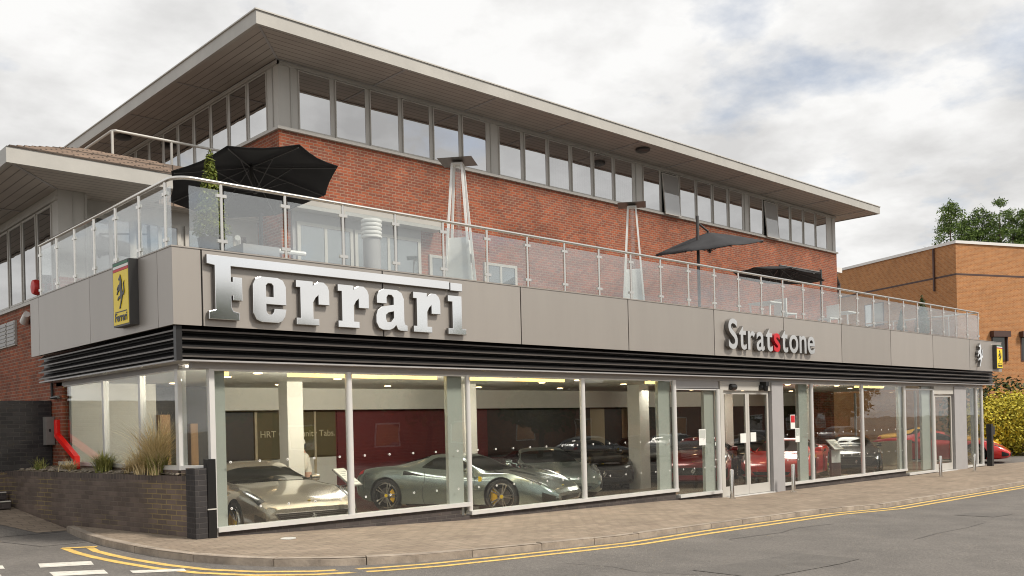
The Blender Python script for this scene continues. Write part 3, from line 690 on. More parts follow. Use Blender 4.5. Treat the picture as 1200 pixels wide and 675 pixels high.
tag(MB().lathe([(.20, 10.615), (.24, 10.59), (.24, 10.54), (.15, 10.50)], (4.55, 14.0, 0), 20).build('soffit_lamp', M_dark_metal, smooth=True), 'dark round lamp under the left eave above the upper handrail', 'lamp')

# terrace level rooms below the brick
bpart(MB().box(5.5, 9.4, 5.90, 5.968, 4.552, 7.0), 'terrace_room_wall', M_grey_panel)
bpart(MB().box(5.2, 9.9, 5.55, 5.965, 7.0, 7.28), 'terrace_lintel', M_trim)
def terrace_window(xa, xb, zt, y):
    w = bpart(MB().box(xa, xb, y - .05, y, 4.60, 4.68).box(xa, xb, y - .05, y, zt - .08, zt).box(xa, xa + .09, y - .05, y, 4.68, zt - .08).box(xb - .09, xb, y - .05, y, 4.68, zt - .08).box((xa + xb) / 2 - .04, (xa + xb) / 2 + .04, y - .045, y, 4.68, zt - .08), 'terrace_window', M_frame_grey)
    MB().box(xa + .09, xb - .09, y - .03, y - .015, 4.68, zt - .08).build('pane', M_terrace_glass, w)
terrace_window(5.6, 7.2, 6.75, 5.895); terrace_window(7.25, 9.35, 6.75, 5.895); terrace_window(9.7, 11.0, 6.4, 5.965); terrace_window(11.7, 13.0, 6.4, 5.965)

# left wing: brick base, window band, roof with tiled skirt
WX, WY = .40, 6.62
bpart(MB().box(WX, WX + .3, WY + .5, 24, -1.2, 4.66).box(WX, .98, WY, WY + .5, -1.2, 5.03).box(WX + .001, WX + .3, 6.96, WY + .5, -1.2, 5.03), 'wing_brick_wall', M_red_brick)
bpart(MB().box(WX - .05, WX + .25, WY + .51, 24, 4.661, 4.73), 'window_sill', M_frame_grey)
bpart(MB().box(WX + .02, WX + .25, WY + .51, 24, 4.731, 6.9).box(WX + .01, .98, WY + .01, WY + .5, 5.031, 6.9), 'wing_band_wall', M_frame_grey)
bpart(MB().box(.70, .73, WY - .004, WY + .01, 5.04, 6.84).box(.94, .985, WY - .02, WY + .01, 5.04, 6.84).box(WX - .04, WX + .02, WY, 24, 6.64, 6.72), 'band_trim', M_trim)
fr = MB(); hw = 1.86
fr.box(0, .99, -.03, .018, 0, .045).box(0, .99, -.03, .018, hw - .045, hw).box(0, .05, -.03, .018, .045, hw - .045).box(.94, .99, -.03, .018, .045, hw - .045)
ww = fr.build('wing_window', M_frame_grey, B); MB().box(.05, .94, -.012, .012, .045, hw - .045).build('pane', M_mirror, ww)
for k in range(9):
    o = ww if k == 0 else copy_tree(ww, B)
    o.location = (WX + .018, 8.03 + k * 1.09, 4.755); o.rotation_euler = (0, 0, rad(-90))
# glazed doors on the terrace side of the wing
bpart(MB().box(.985, 5.24, 7.15, 7.3, 4.552, 6.9), 'terrace_room_wall', M_frame_grey)
for xa in (1.15, 2.25, 3.35, 4.2): terrace_window(xa, xa + (1.0 if xa < 3.3 else .8), 6.55, 7.145)
WE = (-.93, 2.42, 5.08, 24.0, 6.86)
f = MB().add([(WE[0], WE[2], WE[4]), (WE[1], WE[2], WE[4]), (WE[1], WY, WE[4]), (WX, WY, WE[4])], [(3, 2, 1, 0)])
f.add([(WX, WY, WE[4]), (5.2, WY, WE[4]), (5.2, 7.4, WE[4]), (WX, 7.4, WE[4])], [(3, 2, 1, 0)])
bpart(f, 'soffit', M_soffit_x)
bpart(MB().add([(WE[0], WE[2], WE[4]), (WX, WY, WE[4]), (WX, 24, WE[4]), (WE[0], 24, WE[4])], [(3, 2, 1, 0)]), 'soffit', M_soffit_y)
bpart(MB().bar((WE[0] + .08, WE[2] + .08, WE[4] - .006), (WX, WY, WE[4] - .006), .05, .012), 'soffit_joint', M_grey_panel)
bpart(MB().box(WE[0] + .07, WX - .02, 9.1, 9.16, WE[4] - .014, WE[4] - .002), 'soffit_joint', M_grey_panel)
mb = MB().box(WE[0] - .03, WE[1] - .1, WE[2] - .03, WE[2] + .06, WE[4] - .03, WE[4] + .27).box(WE[0] - .03, WE[0] + .06, WE[2] + .06, 24, WE[4] - .03, WE[4] + .27)
pts = [(WE[1] - .1, WE[2] - .03, WE[4] - .03)] + [(WE[1] - .1 + .12 * math.sin(t), WE[2] - .03, WE[4] + .12 - .15 * math.cos(t)) for t in np.linspace(0, math.pi, 7)[1:-1]] + [(WE[1] - .1, WE[2] - .03, WE[4] + .27)]
mb.poly(pts, (0, .09, 0))
bpart(mb, 'eave_fascia', M_trim)
bpart(MB().box(WE[1] - .06, WE[1] - .02, WE[2] + .07, WY + .4, WE[4] + .01, WE[4] + .24), 'verge_board', M_black_trim)
z0, z1 = WE[4] + .27, WE[4] + 1.02
vs = [(WE[0] - .03, WE[2] - .05, z0), (WE[1] - .02, WE[2] - .05, z0), (WE[1] + .25, 6.9, z1), (1.0, 6.9, z1), (1.0, 24, z1), (WE[0] - .03, 24, z0), (5.2, 6.9, z1), (5.2, 24, z1), (WE[1] + .25, 6.9, WE[4]), (5.2, 6.9, WE[4])]
bpart(MB().add(vs, [(0, 1, 2, 3), (5, 0, 3, 4), (3, 6, 7, 4), (8, 9, 6, 2)]), 'tiled_roof', M_tile)
mb = MB()
for t in np.linspace(0.02, .98, 11):            # stepped tile courses
    y = WE[2] - .05 + t * 1.9; z = z0 + t * (z1 - z0); xl = WE[0] + t * 1.9
    xr = WE[1] - .02 + t * .27
    mb.add([(xl, y - .006, z + .026), (xr, y - .006, z + .026), (xr, y + .17, z + .068), (xl + .17, y + .17, z + .068), (xl, y - .006, z + .004), (xr, y - .006, z + .004)], [(0, 1, 2, 3), (4, 5, 1, 0)])
    mb.add([(xl - .006, y, z + .026), (xl + .17, y + .17, z + .068), (xl + .17, 24, z + .068), (xl - .006, 24, z + .026)], [(0, 1, 2, 3)])
bpart(mb, 'tile_course', M_tile)

# handrail on the wing roof and the grey mast beside it
r = thing('roof_handrail', 'thin pale metal handrail on the tiled roof below the big left eave', 'railing', (1.76, 7.0, z1))
MB().tube([(-.05, 9, .57), (-.05, 0.1, .57), (0, 0, .57), (2.6, -.02, .57)], .03).build('handrail', M_frame_grey, r, smooth=True)
for x, y in ((-.05, .05), (-.05, 3.0), (-.05, 6), (1.27, 0), (2.5, 0)): MB().tube([(x, y, 0), (x, y, .56)], .03).build('post', M_frame_grey, r, smooth=True)

# ------------------------------------------------------------------ terrace balustrade
R = thing('glass_balustrade', 'steel and glass balustrade running along the top of the brown fascia', 'railing', (0, 0, FZ1))
RZ = 1.14
def post(x, y, d):
    mb = MB().tube([(x, y, .02), (x, y, RZ - .03)], .026, 10)
    p = mb.build('post', M_steel, R, smooth=True)
    for z in (.2, .93):
        cl = MB()
        if d == 'x': cl.box(x - .085, x + .085, y - .022, y + .022, z - .026, z + .026)
        elif d == 'y': cl.box(x - .022, x + .022, y - .085, y + .085, z - .026, z + .026)
        cl.build('clamp', M_steel, p)
PX = [.90 + 1.148 * k for k in range(29)]
PY = [.55 + 1.075 * k for k in range(7)]
for x in PX: post(x, .15, 'x')
for y in PY: post(.15, y, 'y')
gm = M_bal
for a, b in zip(PX[:-1], PX[1:]): MB().box(a + .05, b - .05, .145, .155, .06, 1.02).build('glass_panel', gm, R)
for a, b in zip(PY[:-1], PY[1:]): MB().box(.145, .155, a + .05, b - .05, .06, 1.02).build('glass_panel', gm, R)
MB().box(.36, PX[0] - .05, .145, .155, .06, 1.02).build('glass_panel', gm, R); MB().box(.145, .155, .34, PY[0] - .05, .06, 1.02).build('glass_panel', gm, R)
# right hand return
for k in range(1, 5): post(PX[-1], .15 + k * 1.15, 'y'); MB().box(PX[-1] - .005, PX[-1] + .005, .2 + (k - 1) * 1.15, .1 + k * 1.15, .06, 1.02).build('glass_panel', gm, R)
arc = [(.15 + .30 - .30 * math.cos(t), .15 + .30 - .30 * math.sin(t), RZ) for t in np.linspace(0, math.pi / 2, 8)]
MB().tube([(.15, PY[-1] + .05, RZ)] + arc + [(PX[-1], .15, RZ), (PX[-1] + .01, .2, RZ), (PX[-1], 4.8, RZ)], .032, 12).build('handrail', M_steel, R, smooth=True)

# ------------------------------------------------------------------ signs
def to_mesh(name, curve, mats, parent, loc=(0, 0, 0), rot=(0, 0, 0), scale=(1, 1, 1), label=None, split=None):
    o = bpy.data.objects.new('tmp', curve); COL.objects.link(o)
    dg = bpy.context.evaluated_depsgraph_get(); dg.update()
    me = bpy.data.meshes.new_from_object(o.evaluated_get(dg)); bpy.data.objects.remove(o)
    me.materials.clear()
    for q in mats: me.materials.append(q)
    for p in me.polygons:
        p.use_smooth = False
        p.material_index = 0 if (len(mats) == 1 or abs(p.normal.z) > .9) else 1
    ob = link(name, me, parent, loc, rot); ob.scale = scale
    return ob
def outline_curve(loops, depth, bevel=.0):
    c = bpy.data.curves.new('outline', 'CURVE'); c.dimensions = '2D'; c.fill_mode = 'BOTH'; c.extrude = depth / 2; c.bevel_depth = bevel; c.bevel_resolution = 1
    for lp in loops:
        s = c.splines.new('POLY'); s.points.add(len(lp) - 1); s.use_cyclic_u = True
        for i, (x, y) in enumerate(lp): s.points[i].co = (x, y, 0, 1)
    return c
LET = {
 'r': [[(0, 0), (.42, 0), (.42, .1), (.31, .1), (.31, .38), (.36, .47), (.43, .53), (.43, .36), (.63, .36), (.63, .60), (.60, .68), (.53, .735), (.42, .735), (.35, .70), (.31, .64), (.31, .735), (0, .735), (0, .63), (.08, .63), (.08, .1), (0, .1)]],
 'e': [[(.585, .30), (.22, .30), (.22, .17), (.26, .12), (.33, .12), (.37, .17), (.38, .22), (.585, .22), (.56, .10), (.51, .03), (.44, 0), (.14, 0), (.05, .035), (0, .13), (0, .60), (.05, .70), (.14, .735), (.44, .735), (.535, .70), (.585, .60)], [(.22, .41), (.22, .60), (.26, .645), (.33, .645), (.37, .60), (.37, .41)]],
 'a': [[(.13, 0), (.28, 0), (.37, .04), (.43, .10), (.47, .02), (.53, 0), (.68, 0), (.68, .09), (.63, .11), (.61, .18), (.61, .58), (.56, .69), (.46, .735), (.16, .735), (.06, .69), (.02, .60), (.02, .48), (.22, .48), (.22, .59), (.26, .645), (.34, .645), (.39, .59), (.39, .46), (.28, .44), (.12, .41), (.03, .34), (0, .25), (0, .12), (.05, .03)], [(.23, .13), (.20, .19), (.20, .27), (.26, .32), (.39, .35), (.39, .22), (.32, .14)]],
 'i': [[(0, 0), (.44, 0), (.44, .1), (.33, .1), (.33, .735), (0, .735), (0, .63), (.11, .63), (.11, .1), (0, .1)], [(.07, .845), (.35, .845), (.35, .985), (.07, .985)]],
 'F': [[(.02, 0), (.52, 0), (.52, .11), (.42, .13), (.385, .2), (.385, .38), (.43, .40), (.43, .32), (.577, .32), (.577, .68), (.43, .68), (.43, .60), (.385, .60), (.385, .86), (4.89, .86), (4.89, 1.0), (0, 1.0), (0, .87), (.13, .85), (.13, .14), (.02, .11)]],
}
big = thing('chrome_sign', 'large chrome slab serif lettering reading Ferrari on the brown fascia', 'sign', (0, 0, 3.478))
for ch, x in (('F', .524), ('e', 1.30), ('r', 2.09), ('r', 2.91), ('a', 3.71), ('r', 4.55), ('i', 5.385)):
    ob = to_mesh('letter', outline_curve(LET[ch], .06, .008), [M_chrome, M_letter_side], big, (x, -.055, 0), (rad(90), 0, 0))
# the dealer's name in smaller built-up letters
small = thing('dealer_sign', 'small chrome lettering reading Stratstone with a red inner letter on the fascia', 'sign', (14.87, 0, 3.57))
xs_ = 0; letters = []
for i, ch in enumerate('Stratstone'):
    c = bpy.data.curves.new('t', 'FONT'); c.body = ch; c.size = 1.06 if i else 1.12; c.extrude = .05; c.offset = .012; c.bevel_depth = .006
    o = to_mesh('letter', c, [M_chrome_soft, M_letter_side] if i != 5 else [M_sign_red, M_letter_red], small, rot=(rad(90), 0, 0))
    co = [v.co.x for v in o.data.vertices]; w = max(co) - min(co); letters.append((o, xs_ - min(co))); xs_ += w + .075
k = 4.6 / xs_
for o, x in letters: o.location = (x * k, -.075, 0); o.scale = (k, 1, 1)
HORSE = [(.50, 1.60), (.44, 1.52), (.30, 1.42), (.28, 1.36), (.36, 1.34), (.46, 1.37), (.46, 1.25), (.40, 1.14), (.28, 1.13), (.14, 1.03), (.08, .92), (.14, .89), (.22, 1.0), (.34, 1.03), (.25, .93), (.10, .82), (.03, .70), (.11, .68), (.20, .78), (.38, .90), (.47, .80), (.50, .66), (.40, .60), (.25, .57), (.15, .48), (.15, .41), (.24, .42), (.33, .49), (.50, .50), (.55, .42), (.50, .28), (.42, .14), (.33, .03), (.37, 0), (.48, .03), (.52, .14), (.61, .28), (.69, .42), (.75, .56), (.82, .64), (.92, .60), (.99, .74), (.98, .95), (.93, 1.10), (.98, 1.24), (.86, 1.14), (.88, .98), (.90, .82), (.84, .75), (.75, .74), (.72, .86), (.66, 1.0), (.68, 1.15), (.66, 1.32), (.58, 1.48)]
def horse(parent, mat, h, loc, rot, depth=.03):
    s = h / 1.6
    return to_mesh('horse_emblem', outline_curve([[((x - .5) * s, y * s) for x, y in HORSE]], depth, .002), [mat] if not isinstance(mat, list) else mat, parent, loc, rot)
def shield_sign(label, loc, rot, w, h):
    t = thing('yellow_sign', label, 'sign', loc, 0, 'yellow horse signs'); t.rotation_euler = rot
    MB().box(-w / 2, w / 2, -.15, 0, 0, h).build('sign_box', M_dark_metal, t)
    MB().box(-w / 2 + .03, w / 2 - .03, -.156, -.15, .03, h * .845).build('yellow_face', M_sign_yellow, t)
    for k, mt in enumerate((M_sign_red, M_sign_white, M_sign_green)):
        MB().box(-w / 2 + .03, w / 2 - .03, -.156, -.15, h * (.85 + k * .045), h * (.89 + k * .045)).build('stripe', mt, t)
    horse(t, M_sign_black, h * .52, (0, -.160, h * .27), (rad(90), 0, 0), .008)
    MB().box(-w * .36, w * .36, -.16, -.156, h * .215, h * .23).build('name_bar', M_sign_black, t)
    c = bpy.data.curves.new('t', 'FONT'); c.body = 'Ferrari'; c.size = w * .27; c.align_x = 'CENTER'; c.extrude = .003; c.offset = .004
    to_mesh('lettering', c, [M_sign_black], t, (0, -.160, h * .08), (rad(90), 0, 0))
shield_sign('yellow sign with black rearing horse on the left return of the fascia', (-.002, 1.70, 3.49), (0, 0, rad(-90)), .72, 1.08)
shield_sign('yellow sign with rearing horse at the far right end of the fascia', (34.43, -.002, 3.47), (0, 0, 0), .66, .97)
he = thing('horse_plaque', 'chrome rearing horse emblem near the right end of the fascia', 'emblem', (32.45, 0, 3.51))
horse(he, [M_chrome, M_letter_side], .92, (0, -.07, 0), (rad(90), 0, 0), .09)

# ------------------------------------------------------------------ foliage helper
def leaves(centres, radii, n, size, shell=.55, squash=1.0, seed=1, up_bias=.0):
    """quads spread through the outer volume of several lobes"""
    g = np.random.default_rng(seed)
    c = np.array(centres, float); r = np.array(radii, float)
    if r.ndim == 1: r = np.stack([r, r, r], 1)
    w = (r[:, 0] * r[:, 2]); w = w / w.sum()
    k = g.choice(len(c), n, p=w)
    d = g.normal(size=(n, 3)); d /= np.linalg.norm(d, axis=1, keepdims=True)
    rr = (shell + (1 - shell) * g.random(n) ** .7) * (1 + .10 * g.normal(size=n))
    p = c[k] + d * r[k] * rr[:, None]
    nrm = d + g.normal(size=(n, 3)) * .7; nrm[:, 2] += up_bias; nrm /= np.linalg.norm(nrm, axis=1, keepdims=True)
    a = np.cross(nrm, g.normal(size=(n, 3))); a /= np.linalg.norm(a, axis=1, keepdims=True); b = np.cross(nrm, a)
    s = size * (.6 + .8 * g.random(n))[:, None]
    v = np.stack([p - a * s * .5, p + b * s * .38 * squash, p + a * s * .5, p - b * s * .38 * squash], 1).reshape(-1, 3)
    return v
def leaf_obj(name, v, mat, parent=None):
    n = len(v) // 4; me = bpy.data.meshes.new(name)
    me.vertices.add(len(v)); me.vertices.foreach_set('co', v.astype(np.float32).ravel())
    me.loops.add(4 * n); me.loops.foreach_set('vertex_index', np.arange(4 * n, dtype=np.int32))
    me.polygons.add(n); me.polygons.foreach_set('loop_start', np.arange(0, 4 * n, 4, dtype=np.int32)); 
    me.update(calc_edges=True); me.validate(); me.materials.append(mat)
    return link(name, me, parent)

# topiary and pots on the terrace
def topiary(label, x, y, h, r, mat, seed, pot=.42):
    t = thing('potted_conifer', label, 'plant', (x, y, 4.55), 0, 'potted conifers on the terrace')
    MB().lathe([(.02, 0), (.17, 0), (.23, pot), (.20, pot), (.19, pot - .05), (.02, pot - .05)], n=16).build('pot', M_pot, t, smooth=True)
    MB().tube([(0, 0, pot - .05), (0, 0, h * .7)], .03, 8, r1=.01).build('trunk', M_bark, t)
    cs = []; rs = []
    for k in range(14):
        z = pot + .12 + (h - pot - .2) * k / 13; q = r * (1 - k / 14.5) ** .8
        cs.append((0, 0, z)); rs.append((max(.035, q), max(.035, q), .13))
    leaf_obj('foliage', leaves(cs, rs, 2600, .07, .7, .6, seed, .4), mat, t)
    return t
topiary('bright green clipped cone conifer behind the corner of the balustrade', 1.12, 1.0, 1.90, .30, L_top, 3)
topiary('dark green clipped cone conifer at the far right end of the terrace', 32.2, 2.0, 1.98, .36, L_topd, 4)
topiary('slim brownish column conifer behind the balustrade near the terrace end', 28.5, 1.25, 1.05, .16, L_topd, 5, .3)

# ------------------------------------------------------------------ parasols and heaters
def parasol(name, label, loc, rot, rr, rise, mat, mast, arm_top, mast_h, sag=.07, drop=.22, n=8):
    t = thing(name, label, 'parasol', (mast[0], mast[1], 4.55), 0, 'cantilever parasols on the terrace')
    off = Vector((loc[0] - mast[0], loc[1] - mast[1], loc[2] - 4.55)); E = Matrix.Rotation(rot[0], 3, Vector((.73, -.68, 0))) @ Matrix.Rotation(rot[1], 3, Vector((.68, .73, 0))) @ Matrix.Rotation(rot[2], 3, 'Z')
    vs = []; fs = []; seg = 6; sub = 4; m = n * sub
    for i in range(seg + 1):
        q = i / seg
        for j in range(m):
            a = 2 * math.pi * j / m; fr_ = (j % sub) / sub; s_ = math.sin(fr_ * math.pi)
            ca = math.cos(math.pi / n) / math.cos((a % (2 * math.pi / n)) - math.pi / n)
            rad_ = rr * q * ca * (1 - .035 * s_ * q); z = rise * (1 - q ** 1.15) - .03 * s_ * q
            vs.append(off + E @ Vector((rad_ * math.cos(a), rad_ * math.sin(a), z)))
    for i in range(seg):
        for j in range(m): fs.append((i * m + j, i * m + (j + 1) % m, (i + 1) * m + (j + 1) % m, (i + 1) * m + j))
    o = MB().add(vs, fs).build('canopy', mat, t, smooth=True)
    md = o.modifiers.new('thick', 'SOLIDIFY'); md.thickness = .012
    for k in range(n):
        a = 2 * math.pi * k / n
        MB().tube([off + E @ Vector((.05 * math.cos(a), .05 * math.sin(a), rise - .06)), off + E @ Vector((rr * .97 * math.cos(a), rr * .97 * math.sin(a), -.03))], .013, 6).build('rib', M_dark_metal, t)
        MB().tube([off + E @ Vector((.04 * math.cos(a), .04 * math.sin(a), rise - .55)), off + E @ Vector((rr * .5 * math.cos(a), rr * .5 * math.sin(a), rise * .44))], .011, 6).build('strut', M_dark_metal, t)
    top = off + E @ Vector((0, 0, rise + .05)); hub = off + E @ Vector((0, 0, rise - .6))
    MB().tube([top, hub], .04, 8).build('hub', M_dark_metal, t)
    MB().tube([(0, 0, 0), (0, 0, mast_h)], .045, 10).build('mast', M_dark_metal, t, smooth=True)
    MB().tube([(0, 0, mast_h - arm_top), tuple(top)], .03, 8).build('arm', M_dark_metal, t)
    MB().box(-.4, .4, -.4, .4, 0, .06).build('base_plate', M_dark_metal, t)
    return t
parasol('black_parasol', 'big black parasol tilted up over the corner of the terrace', (2.9, 2.85, 6.58), (rad(-8), rad(-11), rad(2)), 1.70, .40, M_dark_fabric, (3.7, 4.1), .4, 2.75)
parasol('grey_parasol', 'charcoal grey parasol with a tall mast in the middle of the terrace', (17.5, 2.2, 6.86), (rad(9), rad(-6), rad(10)), 1.72, .46, M_grey_fabric, (16.7, 2.05), .2, 3.15)
parasol('low_parasol', 'low flat black parasol at the right end of the brick wall', (23.3, 3.3, 6.70), (rad(0), rad(7), rad(0)), 1.62, .34, M_dark_fabric, (25.0, 2.6), .1, 2.45)

def heater(label, x, y, h):
    t = thing('pyramid_heater', label, 'patio heater', (x, y, 4.55), rad(38), 'pyramid patio heaters')
    w, q = .27, .10; hb = h * .38; zt = h - .12
    MB().box(-w - .02, w + .02, -w - .02, w + .02, 0, .06).build('base', M_heater, t)
    b1 = w - .03; b2 = w - (w - q) * hb / zt - .02
    v = [(-b1, -b1, .061), (b1, -b1, .061), (b1, b1, .061), (-b1, b1, .061), (-b2, -b2, hb), (b2, -b2, hb), (b2, b2, hb), (-b2, b2, hb)]
    MB().add(v, [(4, 5, 6, 7), (0, 1, 5, 4), (1, 2, 6, 5), (2, 3, 7, 6), (3, 0, 4, 7)]).build('cabinet', M_heater, t)
    mb = MB()
    for k in range(8): mb.box(-.07 + k * .02, -.06 + k * .02, -b1 - .002, -b1 + .03, hb * .52, hb * .68)
    mb.build('vent', M_frame_grey, t)
    for i, j in ((-1, -1), (1, -1), (1, 1), (-1, 1)): MB().bar((i * w, j * w, .06), (i * q, j * q, zt), .045, .045).build('leg', M_heater, t)
    MB().box(-q - .02, q + .02, -q - .02, q + .02, zt - .01, zt + .03).build('top_frame', M_heater, t)
    MB().lathe([(.055, hb), (.055, zt)], n=16, cap=False).build('glass_tube', M_heater_glass, t, smooth=True)
    MB().tube([(0, 0, zt + .03), (0, 0, h - .02)], .09, 12).build('burner', M_hood, t)
    hw_ = .36
    MB().add([(-hw_, -hw_, h - .05), (hw_, -hw_, h - .05), (hw_, hw_, h - .05), (-hw_, hw_, h - .05), (-.08, -.08, h + .02), (.08, -.08, h + .02), (.08, .08, h + .02), (-.08, .08, h + .02)], [(0, 3, 2, 1), (4, 5, 6, 7), (0, 1, 5, 4), (1, 2, 6, 5), (2, 3, 7, 6), (3, 0, 4, 7)]).build('hood', M_hood, t)
heater('white pyramid patio heater in front of the brick wall, nearer to the corner', 6.42, .75, 2.67)
heater('white pyramid patio heater left of the grey parasol', 12.75, 1.3, 2.80)

# terrace furniture behind the glass
t = thing('corner_sofa', 'grey corner sofa with a pale bent back rail behind the glass corner', 'sofa', (2.6, 2.2, 4.55))
MB().box(-.9, 1.1, -.3, .4, .05, .42).box(-.9, -.2, -1.2, -.3, .05, .42).build('seat', M_grey_panel, t)
MB().tube([(-1.0, -1.2, .50), (-.15, .45, .72), (1.3, .45, .72)], .05, 8).build('back_rail', M_heater, t)
t = thing('round_flue', 'pale ribbed cylinder flue on a grey post beside the terrace doors', 'flue', (6.2, 3.6, 4.55))
MB().tube([(0, 0, 0), (0, 0, 1.45)], .2, 16).build('post', M_grey_panel, t, smooth=True)
mb = MB()
for k in range(5): mb.lathe([(.21, 1.46 + k * .09), (.24, 1.48 + k * .09), (.24, 1.52 + k * .09), (.21, 1.54 + k * .09)], n=18)
mb.build('ribbed_head', M_heater, t, smooth=True)
def ctable(x, y, label):
    t = thing('terrace_table', label, 'table', (x, y, 4.55), 0, 'terrace tables')
    MB().box(-.4, .4, -.4, .4, .70, .74).build('tabletop', M_heater, t)
    for i, j in ((-1, -1), (1, -1), (1, 1), (-1, 1)): MB().bar((i * .34, j * .34, 0), (i * .34, j * .34, .70), .04, .04).build('leg', M_heater, t)
ctable(19.6, 1.6, 'white square table behind the glass above the dealer name'); ctable(24.4, 1.5, 'white square table behind the glass under the low parasol')
def tchair(x, y, a, label):
    t = thing('terrace_chair', label, 'chair', (x, y, 4.55), a, 'white terrace chairs')
    MB().box(-.25, .25, -.25, .25, .42, .46).build('seat', M_heater, t)
    MB().box(-.25, .25, .22, .26, .46, .92).build('backrest', M_heater, t)
    for i, j in ((-1, -1), (1, -1), (1, 1), (-1, 1)): MB().bar((i * .22, j * .22, 0), (i * .22, j * .22, .42), .03, .03).build('leg', M_heater, t)
tchair(20.6, 1.5, rad(80), 'white chair right of the white table above the dealer name')
tchair(23.2, 1.4, rad(-100), 'white chair left of the white table under the low parasol')

# ------------------------------------------------------------------ planter, pipes, left details
t = thing('brick_planter', 'raised dark brick planter wall curving round the left corner', 'planter')
line = [(.50, .30), (.38, .9), (.18, 2.2), (-.01, 3.5), (-.19, 4.6), (-.40, 6.0), (-.57, 7.2)]
LR = resample(line, .35)
def wall_strip(P, z0, z1, th, mb):
    a = P; b = offset(P, th)
    if abs(b[0][0]) < abs(a[0][0]) and False: pass
    vs = []
    for p, q in zip(a, b): vs += [(p[0], p[1], z0), (q[0], q[1], z0), (q[0], q[1], z1), (p[0], p[1], z1)]
    fs = []
    for i in range(len(P) - 1):
        for e in range(4): fs.append((i * 4 + e, i * 4 + (e + 1) % 4, (i + 1) * 4 + (e + 1) % 4, (i + 1) * 4 + e))
    fs.append((3, 2, 1, 0)); k = (len(P) - 1) * 4; fs.append((k, k + 1, k + 2, k + 3))
    mb.add(vs, fs)
wall_strip(LR, -.4, .90, .115, mb := MB()); mb.build('wall', M_dark_brick, t)
M_coping = brick_mat('coping brick', (.13, .10, .088), (.08, .066, .06), (.14, .115, .09), bw=.085, bh=.5, msize=.010, big=.3, rough=.7)
wall_strip(LR, .901, .99, .12, mb := MB()); mb.build('coping', M_coping, t)
MB().box(.36, .62, .18, .52, -.4, 1.12).build('end_pier', M_screen, t)
MB().box(-.9, -.53, 7.1, 7.3, -.2, .97).build('end_wall', M_dark_brick, t)
inner = offset(LR, .11)
bed = [(x, y, .985) for x, y in inner] + [(.42, 7.2, 1.06), (.42, .6, 1.03)]
MB().add(bed, [tuple(range(len(bed)))]).build('soil', M_soil, t)
# loose stones on the bed
mb = MB()
for k in range(240):
    y = random.uniform(.9, 7.1); xa = np.interp(y, [.3, .9, 2.2, 3.5, 4.6, 6.0, 7.2], [.50, .38, .18, -.01, -.19, -.40, -.57]) + .12
    x = random.uniform(min(xa, .39), .40); r_ = random.uniform(.015, .05) * (1.3 if y > 5 else 1)
    mb.lathe([(r_ * .3, -r_ * .3), (r_, 0), (r_ * .7, r_ * .5), (r_ * .1, r_ * .6)], (x, y, 1.0 + r_ * .2), 6)
tag(mb.build('gravel', M_gravel), 'loose stones on the planter bed', 'gravel', kind='stuff')

def grass_clump(label, x, y, z, n, h, spread, mat, seed, base=None):
    g = random.Random(seed); t = thing('ornamental_grass', label, 'plant', (x, y, z), 0, 'ornamental grasses in the planter')
    def blades(n_, h_, sp, mt, nm):
        mb = MB()
        for k in range(n_):
            a = g.uniform(0, 2 * math.pi); L = h_ * g.uniform(.5, 1.1); lean = sp * g.uniform(.1, 1) ** .8
            b0 = Vector((g.gauss(0, .05), g.gauss(0, .05), 0)); d = Vector((math.cos(a), math.sin(a), 0)); s = Vector((-d.y, d.x, 0))
            w = g.uniform(.006, .013); pts = []
            for q in range(6):
                u = q / 5; pts.append(b0 + d * (lean * L * u ** 1.8) + Vector((0, 0, L * (u - .35 * lean * u * u))))
            vs = []
            for q, p in enumerate(pts): ww_ = w * (1 - q / 5.3); vs += [p - s * ww_, p + s * ww_]
            mb.add(vs, [(2 * i, 2 * i + 1, 2 * i + 3, 2 * i + 2) for i in range(5)])
        mb.build(nm, mt, t)
    blades(n, h, spread, mat, 'blades')
    if base: blades(int(n * .7), h * .45, spread * 1.5, base, 'base_tuft')
grass_clump('tall straw coloured grass clump at the right end of the planter', .34, 1.60, .99, 520, 1.08, .85, L_straw, 2, L_green_grass)
grass_clump('low green grass tuft in the middle of the planter', .20, 3.75, .99, 420, .46, 1.1, L_green_grass, 3, None)
grass_clump('pale dry grass tuft sprawling between the green tuft and tall grass', .33, 2.65, .99, 320, .36, 1.6, L_straw, 4, None)
grass_clump('dry flat grass mat beside the red pipe', .06, 5.2, .99, 260, .30, 1.9, L_straw, 5, None)
grass_clump('tiny green sprout among the stones at the left of the planter', -.1, 6.5, 1.0, 90, .30, .8, L_green_grass, 6, None)
grass_clump('second straw coloured clump leaning out left of the tallest grass', .30, 2.1, .99, 300, .70, 1.1, L_straw, 12, None)
grass_clump('dark low shrub tuft under the left windows', .36, 3.95, 1.02, 260, .34, 1.3, leaf_mat('dark blade', (.03, .04, .02), (.09, .10, .05)), 8, None)

tag(MB().box(-6, .385, 7.32, 7.55, -.4, 2.36).box(-6, .385, 7.31, 7.56, 2.361, 2.45).build('dark_brick_wall', M_screen), 'dark blue brick screen wall with soldier coping behind the planter', 'wall')
t = thing('meter_box', 'grey metal meter box on the right end of the dark brick wall', 'box', (.30, 7.22, 1.50))
MB().box(-.09, .09, -.1, .09, 0, .60).build('case', M_meter, t); MB().box(-.075, .075, -.112, -.1, .02, .58).build('door', M_meter, t)
MB().box(-.03, 0, -.12, -.112, .28, .34).build('latch', M_black_trim, t)
t = thing('red_downpipe', 'bright red square downpipe with a slanted bend over the planter', 'pipe', (0, 0, 0))
MB().bar((.36, 6.86, 2.03), (.36, 6.86, 1.66), .10, .10).build('upper_length', M_red_pipe, t)
MB().bar((.36, 6.86, 1.70), (.26, 5.40, 1.24), .10, .10).build('slanted_length', M_red_pipe, t)
